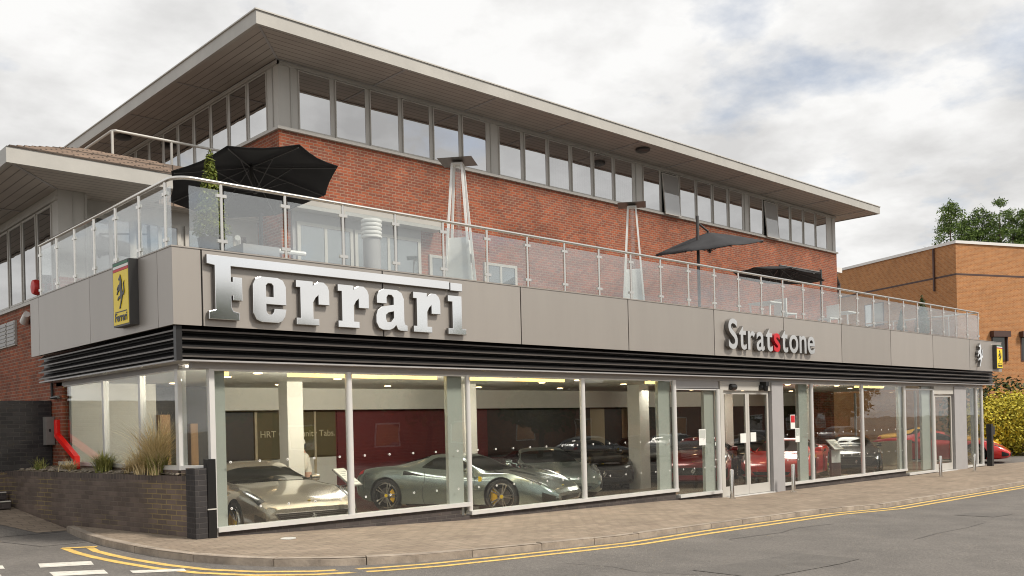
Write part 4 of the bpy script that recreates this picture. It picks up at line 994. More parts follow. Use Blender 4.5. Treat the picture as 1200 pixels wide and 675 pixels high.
MB().bar((.26, 5.40, 1.28), (.26, 5.40, .95), .10, .10).build('lower_length', M_red_pipe, t)
t = thing('black_drain_cover', 'tall black cover post at the left end of the front glazing', 'post', (.63, .24, 0))
MB().box(-.07, .07, -.08, .06, -.1, 1.26).build('casing', M_black_trim, t); MB().box(-.08, .08, -.09, .06, .45, .47).build('band', M_frame_grey, t)
t = thing('condenser_pipe', 'thin black pipe dropping from the louvres down the brick', 'pipe', (.36, 7.15, 2.2))
MB().tube([(0, 0, 1.0), (0, 0, .35), (-.02, -.02, .30), (-.03, -.5, .30)], .03, 8).build('pipe_run', M_black_trim, t)
t = thing('alarm_box', 'red round alarm sounder on the brick by the left wing windows', 'alarm', (.30, 7.69, 4.92))
MB().lathe([(.05, .1), (.14, .08), (.17, 0), (.17, -.06), (.15, -.12), (.05, -.15)], n=20, axis='x').build('sounder', M_red_plastic, t, smooth=True)
MB().box(.0, .1, -.12, .12, -.12, .12).build('back_box', M_dark_metal, t)
t = thing('wall_camera', 'small dark camera dome above the red alarm', 'camera', (.3, 7.27, 5.06))
MB().lathe([(.11, .06), (.12, 0), (.08, -.09), (.02, -.11)], n=16).build('dome', M_dark_metal, t, smooth=True); MB().tube([(.1, 0, .06), (.02, .0, .03)], .03, 8).build('bracket', M_dark_metal, t)
t = thing('security_lamp', 'white tilted floodlight on the brick left of the fascia', 'lamp', (.32, 8.6, 4.4))
MB().tube([(0, .25, -.10), (-.06, -.15, .02)], .10, 12, r1=.07).build('lamp_head', M_camera, t, smooth=True); MB().tube([(0, 0, 0), (.1, 0, -.05)], .025, 8).build('bracket', M_camera, t)
for ya, yb in ((9.74, 10.4), (10.46, 11.9)):
    w = bpart(MB().box(WX - .05, WX - .001, ya, yb, 3.84, 4.42), 'vent_cover', M_trim)
    mb = MB()
    for k in range(6): mb.box(WX - .065, WX - .05, ya + .03, yb - .03, 3.88 + k * .09, 3.93 + k * .09)
    mb.build('grille', M_grey_panel, w)
t = thing('steps', 'short flight of dark steps with white nosings at the left edge', 'steps', (-1.6, 7.0, 0))
for k in range(3):
    s_ = MB().box(-.6, .98, -.35 + k * .3, .3, .25 + k * .17, .40 + k * .17).build('step', M_plinth, t)
    MB().box(-.6, .98, -.36 + k * .3, -.30 + k * .3, .385 + k * .17, .405 + k * .17).build('nosing', M_white_paint, s_)

# ------------------------------------------------------------------ street furniture in front
def bollard(x, y, h, label):
    t = thing('steel_bollard', label, 'bollard', (x, y, G(x)), 0, 'steel bollards outside the doors')
    MB().lathe([(.055, 0), (.055, h - .03), (.045, h - .005), (.02, h)], n=16).build('post', M_steel, t, smooth=True)
    MB().lathe([(.09, 0), (.09, .02), (.06, .025)], n=16).build('foot_plate', M_steel, t, smooth=True)
bollard(14.72, -.22, .77, 'steel bollard left of the main entrance doors')
bollard(17.85, -.2, .80, 'steel bollard in front of the pier right of the main entrance')
bollard(26.75, -.75, .72, 'steel bollard in front of the far narrow door')
bollard(30.1, -.65, .66, 'last steel bollard before the black post at the far corner')
t = thing('black_post', 'black square post with a small box at the far right corner', 'post', (34.0, .15, -.5))
MB().box(-.10, .10, -.10, .10, 0, 1.72).build('shaft', M_black_trim, t); MB().box(.10, .30, -.10, .10, 1.28, 1.62).build('side_box', M_black_trim, t)
tag(MB().lathe([(.12, 0), (.12, .012), (.02, .014)], (1.45, -.75, G(1.45) + .004), 24).build('pavement_light', M_alu), 'round steel cover set in the pavement below the first window', 'cover')
def notice(x, z, w, h, mt, label):
    t = thing('window_notice', label, 'notice', (x, .345, z), 0, 'notices stuck on the showroom glass')
    MB().box(-w / 2, w / 2, -.004, 0, 0, h).build('sheet', M_paper, t); MB().box(-w / 2 + .02, w / 2 - .02, -.007, -.004, h * .45, h - .02).build('print', mt, t)
notice(14.25, 1.02, .3, .42, M_fin, 'pale notice on the glass just left of the entrance doors')
notice(18.85, 1.35, .26, .42, M_sign_red, 'red and white notice on the glass right of the entrance pier')
notice(19.1, .95, .24, .42, M_fin, 'pale green notice low on the glass right of the entrance')

# ------------------------------------------------------------------ lamps inside
def strip(xa, xb, label):
    ld = bpy.data.lights.new('strip_glow', 'AREA'); ld.shape = 'RECTANGLE'; ld.size = xb - xa; ld.size_y = .06; ld.energy = 85 * (xb - xa); ld.color = (1, .93, .80)
    lo = bpy.data.objects.new('strip_glow', ld); COL.objects.link(lo); lo.location = ((xa + xb) / 2, .70, 2.60); lo.rotation_euler = (rad(142), 0, 0)
    t = tag(MB().box(xa, xb, .58, .66, 2.63, 2.69).box((xa + xb) / 2 - .02, (xa + xb) / 2 + .02, .60, .64, 2.69, 2.80).build('strip_light', M_strip), label, 'strip light', 'warm strip lights over the shop windows')
for i, (a, b) in enumerate(((.9, 1.17), (2.3, 3.48), (3.58, 5.6), (6.5, 9.3), (12.3, 12.6), (23.4, 25.4))):
    strip(a, b, ('very short warm strip light at the left corner of the first window', 'warm strip light at the right of the first window', 'warm strip light across the top of the second window', 'long warm strip light across the third window', 'short warm strip light left of the frosted fin by the entrance', 'warm strip light over the third window right of the entrance')[i])
k = 0
for x in (2.6, 5.2, 8.4, 11.6, 15, 18.6, 22, 25.4, 29):
    for y in (2.3, 3.6, 6.2):
        t = tag(MB().lathe([(.085, 2.797), (.085, 2.785), (.06, 2.780)], (x, y, 0), 14).build('downlight', M_spot), 'small round warm downlight in the showroom ceiling', 'downlight', 'ceiling downlights in the showroom')
for x in (2.6, 5.6, 9.2, 12.8, 16.6, 20.5, 24.5, 28.5):
    ld = bpy.data.lights.new('showroom_light', 'AREA'); ld.shape = 'RECTANGLE'; ld.size = 1.1; ld.size_y = 1.1; ld.energy = 25; ld.color = (1, .94, .84)
    lo = bpy.data.objects.new('showroom_light', ld); COL.objects.link(lo); lo.location = (x, 3.6, 2.62)

# ------------------------------------------------------------------ cars
def paint(name, col, metal=.6, rough=.28):
    M = pmat(name, col, rough, metal=metal, coat=1.0); return M
P_champ = paint('champagne paint', (.42, .375, .31), .75, .22); P_silver = paint('silver green paint', (.29, .345, .325), .75, .22)
P_black = paint('black paint', (.008, .008, .009), .2); P_red = paint('red paint', (.62, .012, .010), .1); P_wine = paint('wine paint', (.22, .008, .012), .3)
P_yellow = paint('yellow paint', (.85, .42, .012), .05); P_grey = paint('grey paint', (.25, .26, .27)); P_white = paint('white paint', (.72, .72, .70), .0)

SPEC = {
 'mid': dict(L=4.56, ax=(1.10, 3.75), R=.345, d=[0, .12, .45, 1.0, 1.5, 1.72, 2.05, 2.4, 2.8, 3.3, 3.8, 4.25, 4.5, 4.56],
   zc=[.40, .50, .62, .74, .84, .93, 1.10, 1.19, 1.19, 1.09, .98, .91, .86, .80], zs=[.38, .49, .66, .81, .80, .79, .80, .82, .86, .92, .94, .90, .82, .74],
   w=[.66, .80, .92, .975, .95, .94, .935, .94, .96, .985, .99, .95, .86, .82], wr=[.50, .58, .60, .60, .66, .68, .60, .56, .54, .52, .54, .60, .60, .60],
   zr=[.395, .49, .62, .745, .84, .90, 1.04, 1.13, 1.13, 1.04, .96, .91, .85, .79], zb=[.24, .18, .15, .14, .13, .13, .13, .13, .13, .13, .15, .2, .28, .34],
   ws=(1.50, 2.08), rs=(2.95, 3.55), sw=(1.78, 2.95), door=(1.72, 2.85), hl=(.30, .95)),
 'front': dict(L=4.56, ax=(.98, 3.65), R=.345, d=[0, .10, .40, .95, 1.5, 1.95, 2.3, 2.65, 3.0, 3.45, 3.8, 4.2, 4.48, 4.56],
   zc=[.60, .67, .76, .87, .94, 1.0, 1.16, 1.28, 1.29, 1.20, 1.08, 1.04, .98, .86], zs=[.55, .64, .76, .86, .87, .87, .88, .89, .91, .94, .97, .96, .90, .80],
   w=[.74, .82, .90, .955, .94, .92, .92, .925, .94, .965, .965, .93, .86, .80], wr=[.56, .60, .64, .66, .70, .72, .62, .57, .54, .54, .58, .62, .62, .60],
   zr=[.592, .66, .755, .865, .93, .97, 1.09, 1.21, 1.22, 1.13, 1.04, 1.01, .96, .85], zb=[.22, .16, .14, .13, .13, .13, .13, .13, .13, .14, .15, .2, .28, .34],
   ws=(1.62, 2.35), rs=(3.1, 3.62), sw=(2.05, 3.25), door=(1.95, 3.05), hl=(.22, .85)),
 'hatch': dict(L=4.25, ax=(.85, 3.40), R=.32, d=[0, .10, .35, .8, 1.15, 1.5, 1.95, 2.4, 2.9, 3.4, 3.75, 4.0, 4.18, 4.25],
   zc=[.62, .74, .86, .94, 1.0, 1.16, 1.40, 1.47, 1.47, 1.42, 1.30, 1.12, .98, .86], zs=[.60, .72, .84, .90, .92, .93, .94, .96, .98, 1.0, 1.0, .98, .92, .82],
   w=[.70, .80, .86, .89, .89, .89, .89, .89, .89, .89, .88, .86, .82, .78], wr=[.55, .60, .64, .70, .72, .70, .62, .58, .56, .55, .56, .60, .62, .60],
   zr=[.61, .73, .85, .93, .98, 1.10, 1.32, 1.40, 1.40, 1.35, 1.24, 1.08, .96, .85], zb=[.26, .2, .18, .17, .17, .17, .17, .17, .17, .18, .2, .24, .3, .34],
   ws=(1.12, 1.95), rs=(3.55, 4.0), sw=(1.45, 3.6), door=(1.3, 2.3), hl=(.12, .55))}

def pch(xs_, ys_, x):
    """monotone cubic interpolation"""
    xs_ = np.array(xs_, float); ys_ = np.array(ys_, float); h = np.diff(xs_); dl = np.diff(ys_) / h
    m = np.zeros_like(xs_); m[0] = dl[0]; m[-1] = dl[-1]
    for i in range(1, len(xs_) - 1):
        if dl[i - 1] * dl[i] > 0: m[i] = 2 * dl[i - 1] * dl[i] / (dl[i - 1] + dl[i])
    i = min(max(int(np.searchsorted(xs_, x) - 1), 0), len(xs_) - 2); t = (x - xs_[i]) / h[i]
    return ((2 * t**3 - 3 * t**2 + 1) * ys_[i] + (t**3 - 2 * t**2 + t) * h[i] * m[i] + (-2 * t**3 + 3 * t**2) * ys_[i + 1] + (t**3 - t**2) * h[i] * m[i + 1])
def section(sp, d):
    g = {k: float(pch(sp['d'], sp[k], d)) for k in ('zc', 'zs', 'w', 'wr', 'zr', 'zb')}
    w, zs, zb, wr, zr, zc = g['w'], g['zs'], g['zb'], g['wr'], g['zr'], g['zc']
    return [(0, zb), (w * .86, zb), (w * .965, zb + .05), (w, zb + (zs - zb) * .52), (w * .975, zs - (zs - zb) * .16), (w * .885, zs), (wr, zr), (wr * .55, zc - .006), (0, zc)]
def surf(sp, d, s, off=0.0):
    c = section(sp, d); c = c + [(-c[-2][0], c[-2][1])]
    i = min(int(s), 7); t = s - i
    p0 = Vector(c[max(i - 1, 0)]); p1 = Vector(c[i]); p2 = Vector(c[i + 1]); p3 = Vector(c[min(i + 2, 9)])
    if i in (0, 1): q = p1.lerp(p2, t)
    else:
        k = .42
        m1 = (p2 - p0) * k; m2 = (p3 - p1) * k
        q = p1 * (2 * t**3 - 3 * t**2 + 1) + m1 * (t**3 - 2 * t**2 + t) + p2 * (-2 * t**3 + 3 * t**2) + m2 * (t**3 - t**2)
    if off:
        n = Vector((q[0], q[1] - .45)); n = n.normalized() if n.length > 1e-6 else Vector((0, 1)); q = q + n * off
    return Vector((sp['L'] / 2 - d, max(q[0], 0.0), q[1]))
def patch(sp, d0, d1, s0, s1, side, nd=10, ns=6, off=.006, taper=None):
    """a skin piece lying on the body; side +1 left, -1 right, 0 across the centre line"""
    mb = MB(); rows = []
    for i in range(nd + 1):
        u = i / nd; d = d0 + (d1 - d0) * u
        a, b = (s0, s1) if taper is None else taper(u)
        row = []
        if side == 0:
            for j in range(-ns, ns + 1):
                s = b - (b - a) * abs(j) / ns; p = surf(sp, d, s, off); row.append((p.x, p.y * (1 if j > 0 else -1), p.z))
        else:
            for j in range(ns + 1): p = surf(sp, d, a + (b - a) * j / ns, off); row.append((p.x, p.y * side, p.z))
        rows.append(row)
    m = len(rows[0]); vs = [p for r_ in rows for p in r_]; fs = [(i * m + j, i * m + j + 1, (i + 1) * m + j + 1, (i + 1) * m + j) for i in range(nd) for j in range(m - 1)]
    return mb.add(vs, fs)
def wheel(car, x, y, sd, R, detail=True):
    w = MB().lathe([(R - .07, -.12), (R - .015, -.125), (R, -.09), (R, .09), (R - .015, .125), (R - .07, .12), (R - .075, 0), (R - .07, -.12)], n=32, axis='y', cap=False).build('wheel', M_tyre, car, (x, y, R), (0, 0, 0), smooth=True)
    f = .10 * sd
    rm = MB().lathe([(R - .07, f - .012), (R - .068, f + .012), (R - .095, f + .012), (R - .105, f - .05)], n=32, axis='y', cap=False)
    for k in range(5):
        for e in (-.13, .13):
            a = 2 * math.pi * k / 5 + e; b = 2 * math.pi * k / 5 + e * 1.15
            rm.bar((.05 * math.cos(a), f - .01 * sd, .05 * math.sin(a)), ((R - .08) * math.cos(b), f, (R - .08) * math.sin(b)), .026, .022, upv=(0, 1, 0))
    rm.lathe([(.055, f - .02 * sd), (.055, f + .008 * sd)], n=16, axis='y')
    rm.build('rim', M_rim, w, smooth=True)
    MB().lathe([(R - .09, f - .07 * sd), (R - .09, f - .065 * sd)], n=28, axis='y').build('wheel_inner', M_rim_dark, w)
    MB().lathe([(.17, f - .05 * sd), (.17, f - .038 * sd)], n=28, axis='y').build('brake_disc', M_fin_edge, w)
    MB().lathe([(.036, f + .004 * sd), (.036, f + .014 * sd)], n=14, axis='y').build('hub_cap', M_badge_yellow, w)
    vs = []
    for q in range(7):
        a = rad(-45 + q * 15) if x > 0 else rad(-45 + q * 15)
        a = math.pi - a if x > 0 else a
        for r_ in (.11, R - .10):
            for yy in (f - .055 * sd, f - .015 * sd): vs.append((r_ * math.cos(a), yy, r_ * math.sin(a)))
    fs = []
    for q in range(6):
        o = q * 4; fs += [(o, o + 1, o + 5, o + 4), (o + 2, o + 6, o + 7, o + 3), (o + 1, o + 3, o + 7, o + 5), (o, o + 4, o + 6, o + 2)]
    MB().add(vs, fs).build('calliper', M_calliper, w)
BODIES = {}
def body_mesh(kind):
    if kind in BODIES: return BODIES[kind]
    sp = SPEC[kind]; nd = 64
    ds = [sp['L'] * (.5 - .5 * math.cos(math.pi * i / nd)) for i in range(nd + 1)]
    ss = [0, .5, 1, 1.5, 2] + [2 + k / 5 for k in range(1, 31)]
    vs = []; fs = []; m = 2 * len(ss) - 2
    for d in ds:
        half = [surf(sp, min(d, sp['L']), s) for s in ss]
        vs += half + [Vector((p.x, -p.y, p.z)) for p in half[-2:0:-1]]
    for i in range(nd):
        for j in range(m): fs.append((i * m + j, (i + 1) * m + j, (i + 1) * m + (j + 1) % m, i * m + (j + 1) % m))
    fs.append(tuple(range(m))); fs.append(tuple(nd * m + j for j in range(m - 1, -1, -1)))
    me = bpy.data.meshes.new('body'); me.from_pydata([tuple(v) for v in vs], [], fs); me.materials.append(P_silver); me.materials.append(M_rim_dark); me.update()
    o = bpy.data.objects.new('tmp_body', me); COL.objects.link(o); cut = []
    for axx in sp['ax']:
        for sd_ in (1, -1):
            c = MB().lathe([(sp['R'] + .045, .58), (sp['R'] + .045, 1.3)], (0, 0, 0), 40, 'y')
            c.v = [(v[0] + sp['L'] / 2 - axx, v[1] * sd_, v[2] + sp['R']) for v in c.v]; c.m = [1] * len(c.f)
            if sd_ < 0: c.f = [q[::-1] for q in c.f]
            c.f = [q[::-1] for q in c.f]
            co = c.build('tmp_cut', [P_silver, M_rim_dark]); cut.append(co)
            md = o.modifiers.new('cut', 'BOOLEAN'); md.operation = 'DIFFERENCE'; md.solver = 'EXACT'; md.object = co
    dg = bpy.context.evaluated_depsgraph_get(); dg.update()
    nm = bpy.data.meshes.new_from_object(o.evaluated_get(dg))
    for c in cut: bpy.data.objects.remove(c)
    bpy.data.objects.remove(o)
    nm.polygons.foreach_set('use_smooth', [True] * len(nm.polygons))
    try: nm.set_sharp_from_angle(angle=rad(32))
    except Exception: pass
    BODIES[kind] = nm; return nm
def car(name, kind, label, pt, x, y, z, ang, sc=1.0, group=None, grille=True):
    sp = SPEC[kind]; t = thing(name, label, 'car', (x, y, z), rad(ang), group); t.scale = (sc, sc, sc)
    me = body_mesh(kind).copy(); me.materials[0] = pt; link('body', me, t)
    L = sp['L']; wsd = sp['ws']
    patch(sp, wsd[0], wsd[1], 6.05, 8, 0, off=.008).build('windscreen', M_car_glass, t, smooth=True)
    patch(sp, sp['rs'][0], sp['rs'][1], 6.1, 8, 0, off=.008).build('rear_window', M_car_glass, t, smooth=True)
    for sd_ in (1, -1):
        patch(sp, sp['sw'][0], sp['sw'][1], 0, 0, sd_, 14, 5, .007, lambda u: (5.22, 5.22 + .70 * min(1, u / .12 + .1) * min(1, (1.02 - u) / .2))).build('side_window', M_car_glass, t, smooth=True)
        h0, h1 = sp['hl']
        hl = patch(sp, h0, h1, 0, 0, sd_, 10, 4, .006, lambda u: (4.4 + .55 * u, 5.62 - .35 * abs(u - .35))).build('headlight', M_black_trim, t, smooth=True)
        patch(sp, h0 + .08, h1 - .16, 4.75, 5.38, sd_, 6, 4, .012).build('lens', M_lamp_glass, hl, smooth=True)
        patch(sp, .04, .26, 2.3, 3.4, sd_, 5, 4, .005).build('side_intake', M_rim_dark, t, smooth=True)
        patch(sp, L - .03, L - .22, 4.2, 5.0, sd_, 5, 4, .006).build('tail_light', M_sign_red, t, smooth=True)
        patch(sp, sp['ax'][0] + .45, sp['ax'][1] - .45, 1.1, 1.95, sd_, 8, 3, .006).build('side_skirt', M_rim_dark, t, smooth=True)
        if kind == 'mid': patch(sp, 2.86, 3.32, 0, 0, sd_, 8, 3, .005, lambda u: (4.0 - .1 * u, 4.05 + .45 * u)).build('side_vent', M_rim_dark, t, smooth=True)
        if kind == 'front': patch(sp, 1.42, 1.62, 3.5, 4.3, sd_, 5, 3, .005).build('side_vent', M_rim_dark, t, smooth=True)
        mb = MB()
        for dd in sp['door']:
            mb.tube([(p.x, p.y * sd_, p.z) for p in (surf(sp, dd + .03 * math.sin(k), 2 + k * .4, .001) for k in range(8))], .005, 5)
        mb.build('door_seam', M_rim_dark, t)
        q = surf(sp, sp['sw'][0] + .02, 5.1); my = (q.y + .16) * sd_
        mb = MB().lathe([(.0, -.10), (.05, -.085), (.065, 0), (.055, .07), (.0, .085)], (q.x, my, q.z + .07), 12, 'y', cap=False)
        mb.bar((q.x, q.y * sd_ - .02 * sd_, q.z + .02), (q.x, my, q.z + .05), .05, .025)
        mb.build('wing_mirror', pt, t, smooth=True)
        p = surf(sp, sp['ax'][0] + .47, 4.0, .006)
        MB().box(p.x - .035, p.x + .035, min(p.y * sd_, p.y * sd_ + .006 * sd_), max(p.y * sd_, p.y * sd_ + .006 * sd_), p.z - .05, p.z + .05).build('wing_badge', M_badge_yellow, t)
        for axx in sp['ax']:
            yw = float(pch(sp['d'], sp['w'], axx)); wheel(t, L / 2 - axx, (yw - .145) * sd_, sd_, sp['R'])
    zb = float(pch(sp['d'], sp['zb'], 0)); zs = float(pch(sp['d'], sp['zs'], 0)); x0 = L / 2 + .002
    if kind == 'front':
        g = MB().poly([(x0, -.47, zb + .13), (x0, .47, zb + .13), (x0, .62, zb + .30), (x0, -.62, zb + .30)], (.012, 0, 0)).build('grille', M_rim_dark, t)
        mb = MB()
        for k in range(5): mb.box(x0 + .012, x0 + .018, -.48 - k * .025, .48 + k * .025, zb + .155 + k * .03, zb + .162 + k * .03)
        mb.build('grille_bars', M_fin_edge, g)
        MB().tube([(x0 + .008, -.635, zb + .305), (x0 + .008, .635, zb + .305), (x0 + .008, .475, zb + .122), (x0 + .008, -.475, zb + .122), (x0 + .008, -.635, zb + .305)], .007, 6).build('grille_trim', M_fin_edge, g)
        horse(g, M_rim, .15, (x0 + .03, 0, zb + .14), (rad(90), 0, rad(90)), .006)
    else:
        MB().poly([(x0, -.44, zb + .01), (x0, .44, zb + .01), (x0, .50, zb + .09), (x0, -.50, zb + .09)], (.01, 0, 0)).build('grille', M_rim_dark, t)
    MB().lathe([(.03, 0), (.03, .006)], (L / 2 - .16, 0, float(pch(sp['d'], sp['zc'], .16))), 12).build('nose_badge', M_badge_yellow, t)
    return t
car('sports_car', 'front', 'champagne gold grand tourer nose to the glass in the first window', P_champ, 3.06, 3.18, FZ, -97, 1.12)
car('sports_car', 'mid', 'silver green mid engined sports car spanning the second and third windows', P_silver, 8.77, 3.40, FZ, -67, 1.16)
car('sports_car', 'mid', 'silver sports car parked behind the silver green one in the third window', P_silver, 12.9, 5.0, FZ, -118, 1.15)
car('sports_car', 'front', 'black car with its lamps towards the fourth window, left of the white column', P_black, 16.3, 6.4, FZ, -125, 1.15)
car('sports_car', 'front', 'black car right of the white column beside the frosted fin', P_black, 19.9, 7.0, FZ, -135, 1.15)
car('sports_car', 'front', 'wine red car in the narrow window left of the entrance', P_wine, 19.2, 3.9, FZ, -150, 1.15)
car('sports_car', 'mid', 'bright red sports car seen through the entrance doors', P_red, 21.8, 2.3, FZ, -160, 1.15)
car('sports_car', 'front', 'black car in the first window right of the entrance pier', P_black, 24.9, 5.7, FZ, -140, 1.12)
car('sports_car', 'front', 'black car behind the display stand right of the entrance', P_black, 27.0, 2.6, FZ, -150, 1.0)
car('sports_car', 'mid', 'red sports car parked outside beyond the far right corner', P_red, 37.8, 3.65, -.585, -73, 1.26)
car('sports_car', 'front', 'yellow car parked behind the red one by the golden shrub', P_yellow, 42.65, 5.7, -.585, -76, 1.25)

# ------------------------------------------------------------------ stands and person inside
def stand(label, x, y, a):
    t = thing('display_stand', label, 'display stand', (x, y, FZ), a, 'display stands in the showroom')
    MB().box(-.20, .20, -.05, .05, 0, .95).build('column', M_maroon_stand, t); MB().box(-.26, .26, -.18, .18, 0, .03).build('base', M_maroon_stand, t)
    MB().box(-.19, .19, -.058, -.051, .50, .92).build('info_sheet', M_paper, t)
    MB().bar((0, -.22, .93), (0, .20, 1.26), .42, .03).build('lectern', M_meter, t); MB().bar((0, -.205, .962), (0, .185, 1.268), .36, .006).build('text_panel', M_paper, t)
    mb = MB()
    for k in range(7):
        u = .12 + k * .11; mb.bar((-.14, -.205 + .39 * u, .968 + .306 * u), (.14 - (k % 3) * .05, -.205 + .39 * u, .968 + .306 * u), .012, .004)
    mb.build('print_lines', M_dark_metal, t)
stand('display stand with a tilted text panel beside the champagne gold car', 4.05, 1.55, rad(25))
stand('display stand with a tilted text panel in the window right of the entrance', 23.0, 1.2, rad(-20))
c = bpy.data.curves.new('t', 'FONT'); c.body = 'HRT Community Tabs.'; c.size = .25; c.extrude = .006
ob = to_mesh('wall_lettering', c, [M_cream_letter], None, (6.02, 8.78, 1.50), (rad(90), 0, 0)); tag(ob, 'cream lettering across the olive board behind the champagne gold car', 'lettering')

def skin_body(name, joints, edges, mat, parent, sub=2):
    me = bpy.data.meshes.new(name); me.from_pydata([j[:3] for j in joints], edges, []); o = link(name, me, parent)
    o.modifiers.new('skin', 'SKIN')
    for v, j in zip(me.skin_vertices[0].data, joints): v.radius = (j[3], j[4] if len(j) > 4 else j[3])
    me.skin_vertices[0].data[0].use_root = True
    s = o.modifiers.new('sub', 'SUBSURF'); s.levels = sub; s.render_levels = sub
    dg = bpy.context.evaluated_depsgraph_get(); dg.update()
    nm = bpy.data.meshes.new_from_object(o.evaluated_get(dg)); o.modifiers.clear(); o.data = nm; nm.name = name
    nm.materials.clear(); nm.materials.append(mat)
    nm.polygons.foreach_set('use_smooth', [True] * len(nm.polygons)); return o
def person(label, x, y, z, a):
    t = thing('person', label, 'person', (x, y, z), a)
    J = [(0, 0, .95, .15, .11), (0, 0, 1.12, .13, .10), (0, -.05, 1.30, .17, .11), (0, -.08, 1.45, .09, .08), (0, -.10, 1.53, .055), (0, -.13, 1.60, .07), (0, -.15, 1.70, .085, .095), (0, -.15, 1.77, .06),
         (-.19, -.08, 1.42, .06), (-.25, -.14, 1.15, .047), (-.18, -.36, 1.02, .037), (-.16, -.44, 1.0, .03), (.19, -.08, 1.42, .06), (.26, -.10, 1.15, .047), (.20, -.32, 1.0, .037), (.18, -.40, .97, .03),
         (-.10, 0, .86, .09), (-.11, -.02, .48, .06), (-.11, .02, .09, .042), (-.11, -.12, .05, .04), (.10, 0, .86, .09), (.11, -.02, .48, .06), (.11, .02, .09, .042), (.11, -.12, .05, .04)]
    E_ = [(0, 1), (1, 2), (2, 3), (3, 4), (4, 5), (5, 6), (6, 7), (3, 8), (8, 9), (9, 10), (10, 11), (3, 12), (12, 13), (13, 14), (14, 15), (0, 16), (16, 17), (17, 18), (18, 19), (0, 20), (20, 21), (21, 22), (22, 23)]
    skin_body('body', J, E_, M_skin, t)
    top = [(0, 0, .90, .17, .13), (0, 0, 1.12, .15, .12), (0, -.05, 1.30, .185, .125), (0, -.08, 1.45, .10, .09), (-.19, -.08, 1.42, .075), (-.25, -.14, 1.15, .06), (-.20, -.30, 1.05, .05), (.19, -.08, 1.42, .075), (.26, -.10, 1.15, .06), (.21, -.26, 1.03, .05)]
    skin_body('jumper', top, [(0, 1), (1, 2), (2, 3), (3, 4), (4, 5), (5, 6), (3, 7), (7, 8), (8, 9)], M_white_cloth, t)
    leg = [(0, 0, .93, .155, .12), (-.10, 0, .84, .10), (-.11, -.02, .48, .072), (-.11, .02, .10, .058), (.10, 0, .84, .10), (.11, -.02, .48, .072), (.11, .02, .10, .058)]
    skin_body('trousers', leg, [(0, 1), (1, 2), (2, 3), (0, 4), (4, 5), (5, 6)], M_dark_cloth, t)
    MB().lathe([(.115, 1.70), (.118, 1.74), (.10, 1.81), (.05, 1.85), (.01, 1.86)], (0, -.15, 0), 18).add([(-.09, -.25, 1.725), (.09, -.25, 1.725), (.06, -.34, 1.71), (-.06, -.34, 1.71), (-.09, -.25, 1.738), (.09, -.25, 1.738), (.06, -.34, 1.722), (-.06, -.34, 1.722)], [(0, 1, 2, 3), (7, 6, 5, 4), (0, 4, 5, 1), (1, 5, 6, 2), (2, 6, 7, 3), (3, 7, 4, 0)]).build('cap', M_white_cloth, t, smooth=True)
    MB().lathe([(.02, 1.55), (.10, 1.60), (.112, 1.68), (.10, 1.73)], (0, -.13, 0), 16, cap=False).build('hair', M_hair, t, smooth=True)
    f = MB()
    for ex in (-.035, .035): f.lathe([(.002, -.25), (.013, -.245), (.013, -.235)], (ex, 0, 1.69), 8, 'y')
    f.build('eyes', M_hair, t)
    MB().add([(-.014, -.24, 1.655), (.014, -.24, 1.655), (0, -.265, 1.66), (0, -.243, 1.70)], [(0, 1, 2), (0, 2, 3), (1, 3, 2), (0, 3, 1)]).build('nose', M_skin, t)
    MB().box(-.025, .025, -.245, -.235, 1.625, 1.633).build('mouth', M_sign_red, t)
    for sd_ in (-1, 1):
        hx, hy, hz = (.16 * sd_ + .02 * (sd_ > 0), -.43, .995 if sd_ < 0 else .965)
        for k in range(5):
            dx_ = (k - 1.5) * .02 if k < 4 else -.045 * sd_; ln = (.062, .075, .08, .065, .05)[k]
            MB().tube([(hx + dx_, hy, hz), (hx + dx_, hy - ln * .6, hz - .005), (hx + dx_ * .9, hy - ln, hz - .03)], .009, 6, r1=.006).build('finger', M_skin, t, smooth=True)
person('person in white jumper and white cap leaning forward behind the champagne gold car', 5.42, 5.35, FZ, rad(-110))

# ------------------------------------------------------------------ orange brick building on the right
OB = thing('orange_brick_building', 'long orange brick building with white parapet capping at the right', 'building', (51.4, 7.9, -.55), rad(22.8 * -1))
# local axes: +x runs right along the street face, +y runs back along the left face
MB().box(0, 60, 0, 45, -1, 12.45).build('wall', M_orange_brick, OB)
MB().box(-.08, 60, -.08, 45, 12.45, 12.62).build('parapet_capping', M_camera, OB)
MB().box(-.012, 60, -.012, 45, 10.55, 10.66).build('string_course', M_shutter, OB)
def ob_window(x, z0, z1, w, box=True):
    w_ = MB().box(x, x + w, -.02, .05, z0, z1).build('window', M_shutter, OB)
    MB().box(x + .1, x + w - .1, -.03, -.021, z0 + .1, z1 - .3).build('pane', M_car_glass, w_)
    MB().box(x - .1, x + w + .15, -.30, -.02, z1 - .36, z1).build('shutter_box', M_shutter, w_)
    MB().box(x + w, x + w + .1, -.12, -.02, z0, z1 - .36).build('shutter_rail', M_shutter, w_)
ob_window(2.65, 5.35, 7.2, 1.15); ob_window(5.05, 5.35, 7.2, 1.15); ob_window(7.2, 5.15, 6.95, 1.15)
for y in (6.0, 12.5, 19):
    w_ = MB().box(-.02, .05, y, y + 1.8, 8.2, 9.75).build('window', M_shutter, OB)
    MB().box(-.03, -.021, y + .1, y + 1.1, 8.3, 9.7).build('blind', M_trim, w_); MB().box(-.03, -.021, y + 1.15, y + 1.7, 8.3, 9.7).build('pane', M_mirror, w_)
MB().box(-.12, -.02, 1.6, 1.7, 9.8, 12.4).build('drainpipe', M_shutter, OB)
t = thing('bracket_camera', 'white camera on a black bracket between the brick tower end and orange building', 'camera', (32.95, 6.3, 8.2))
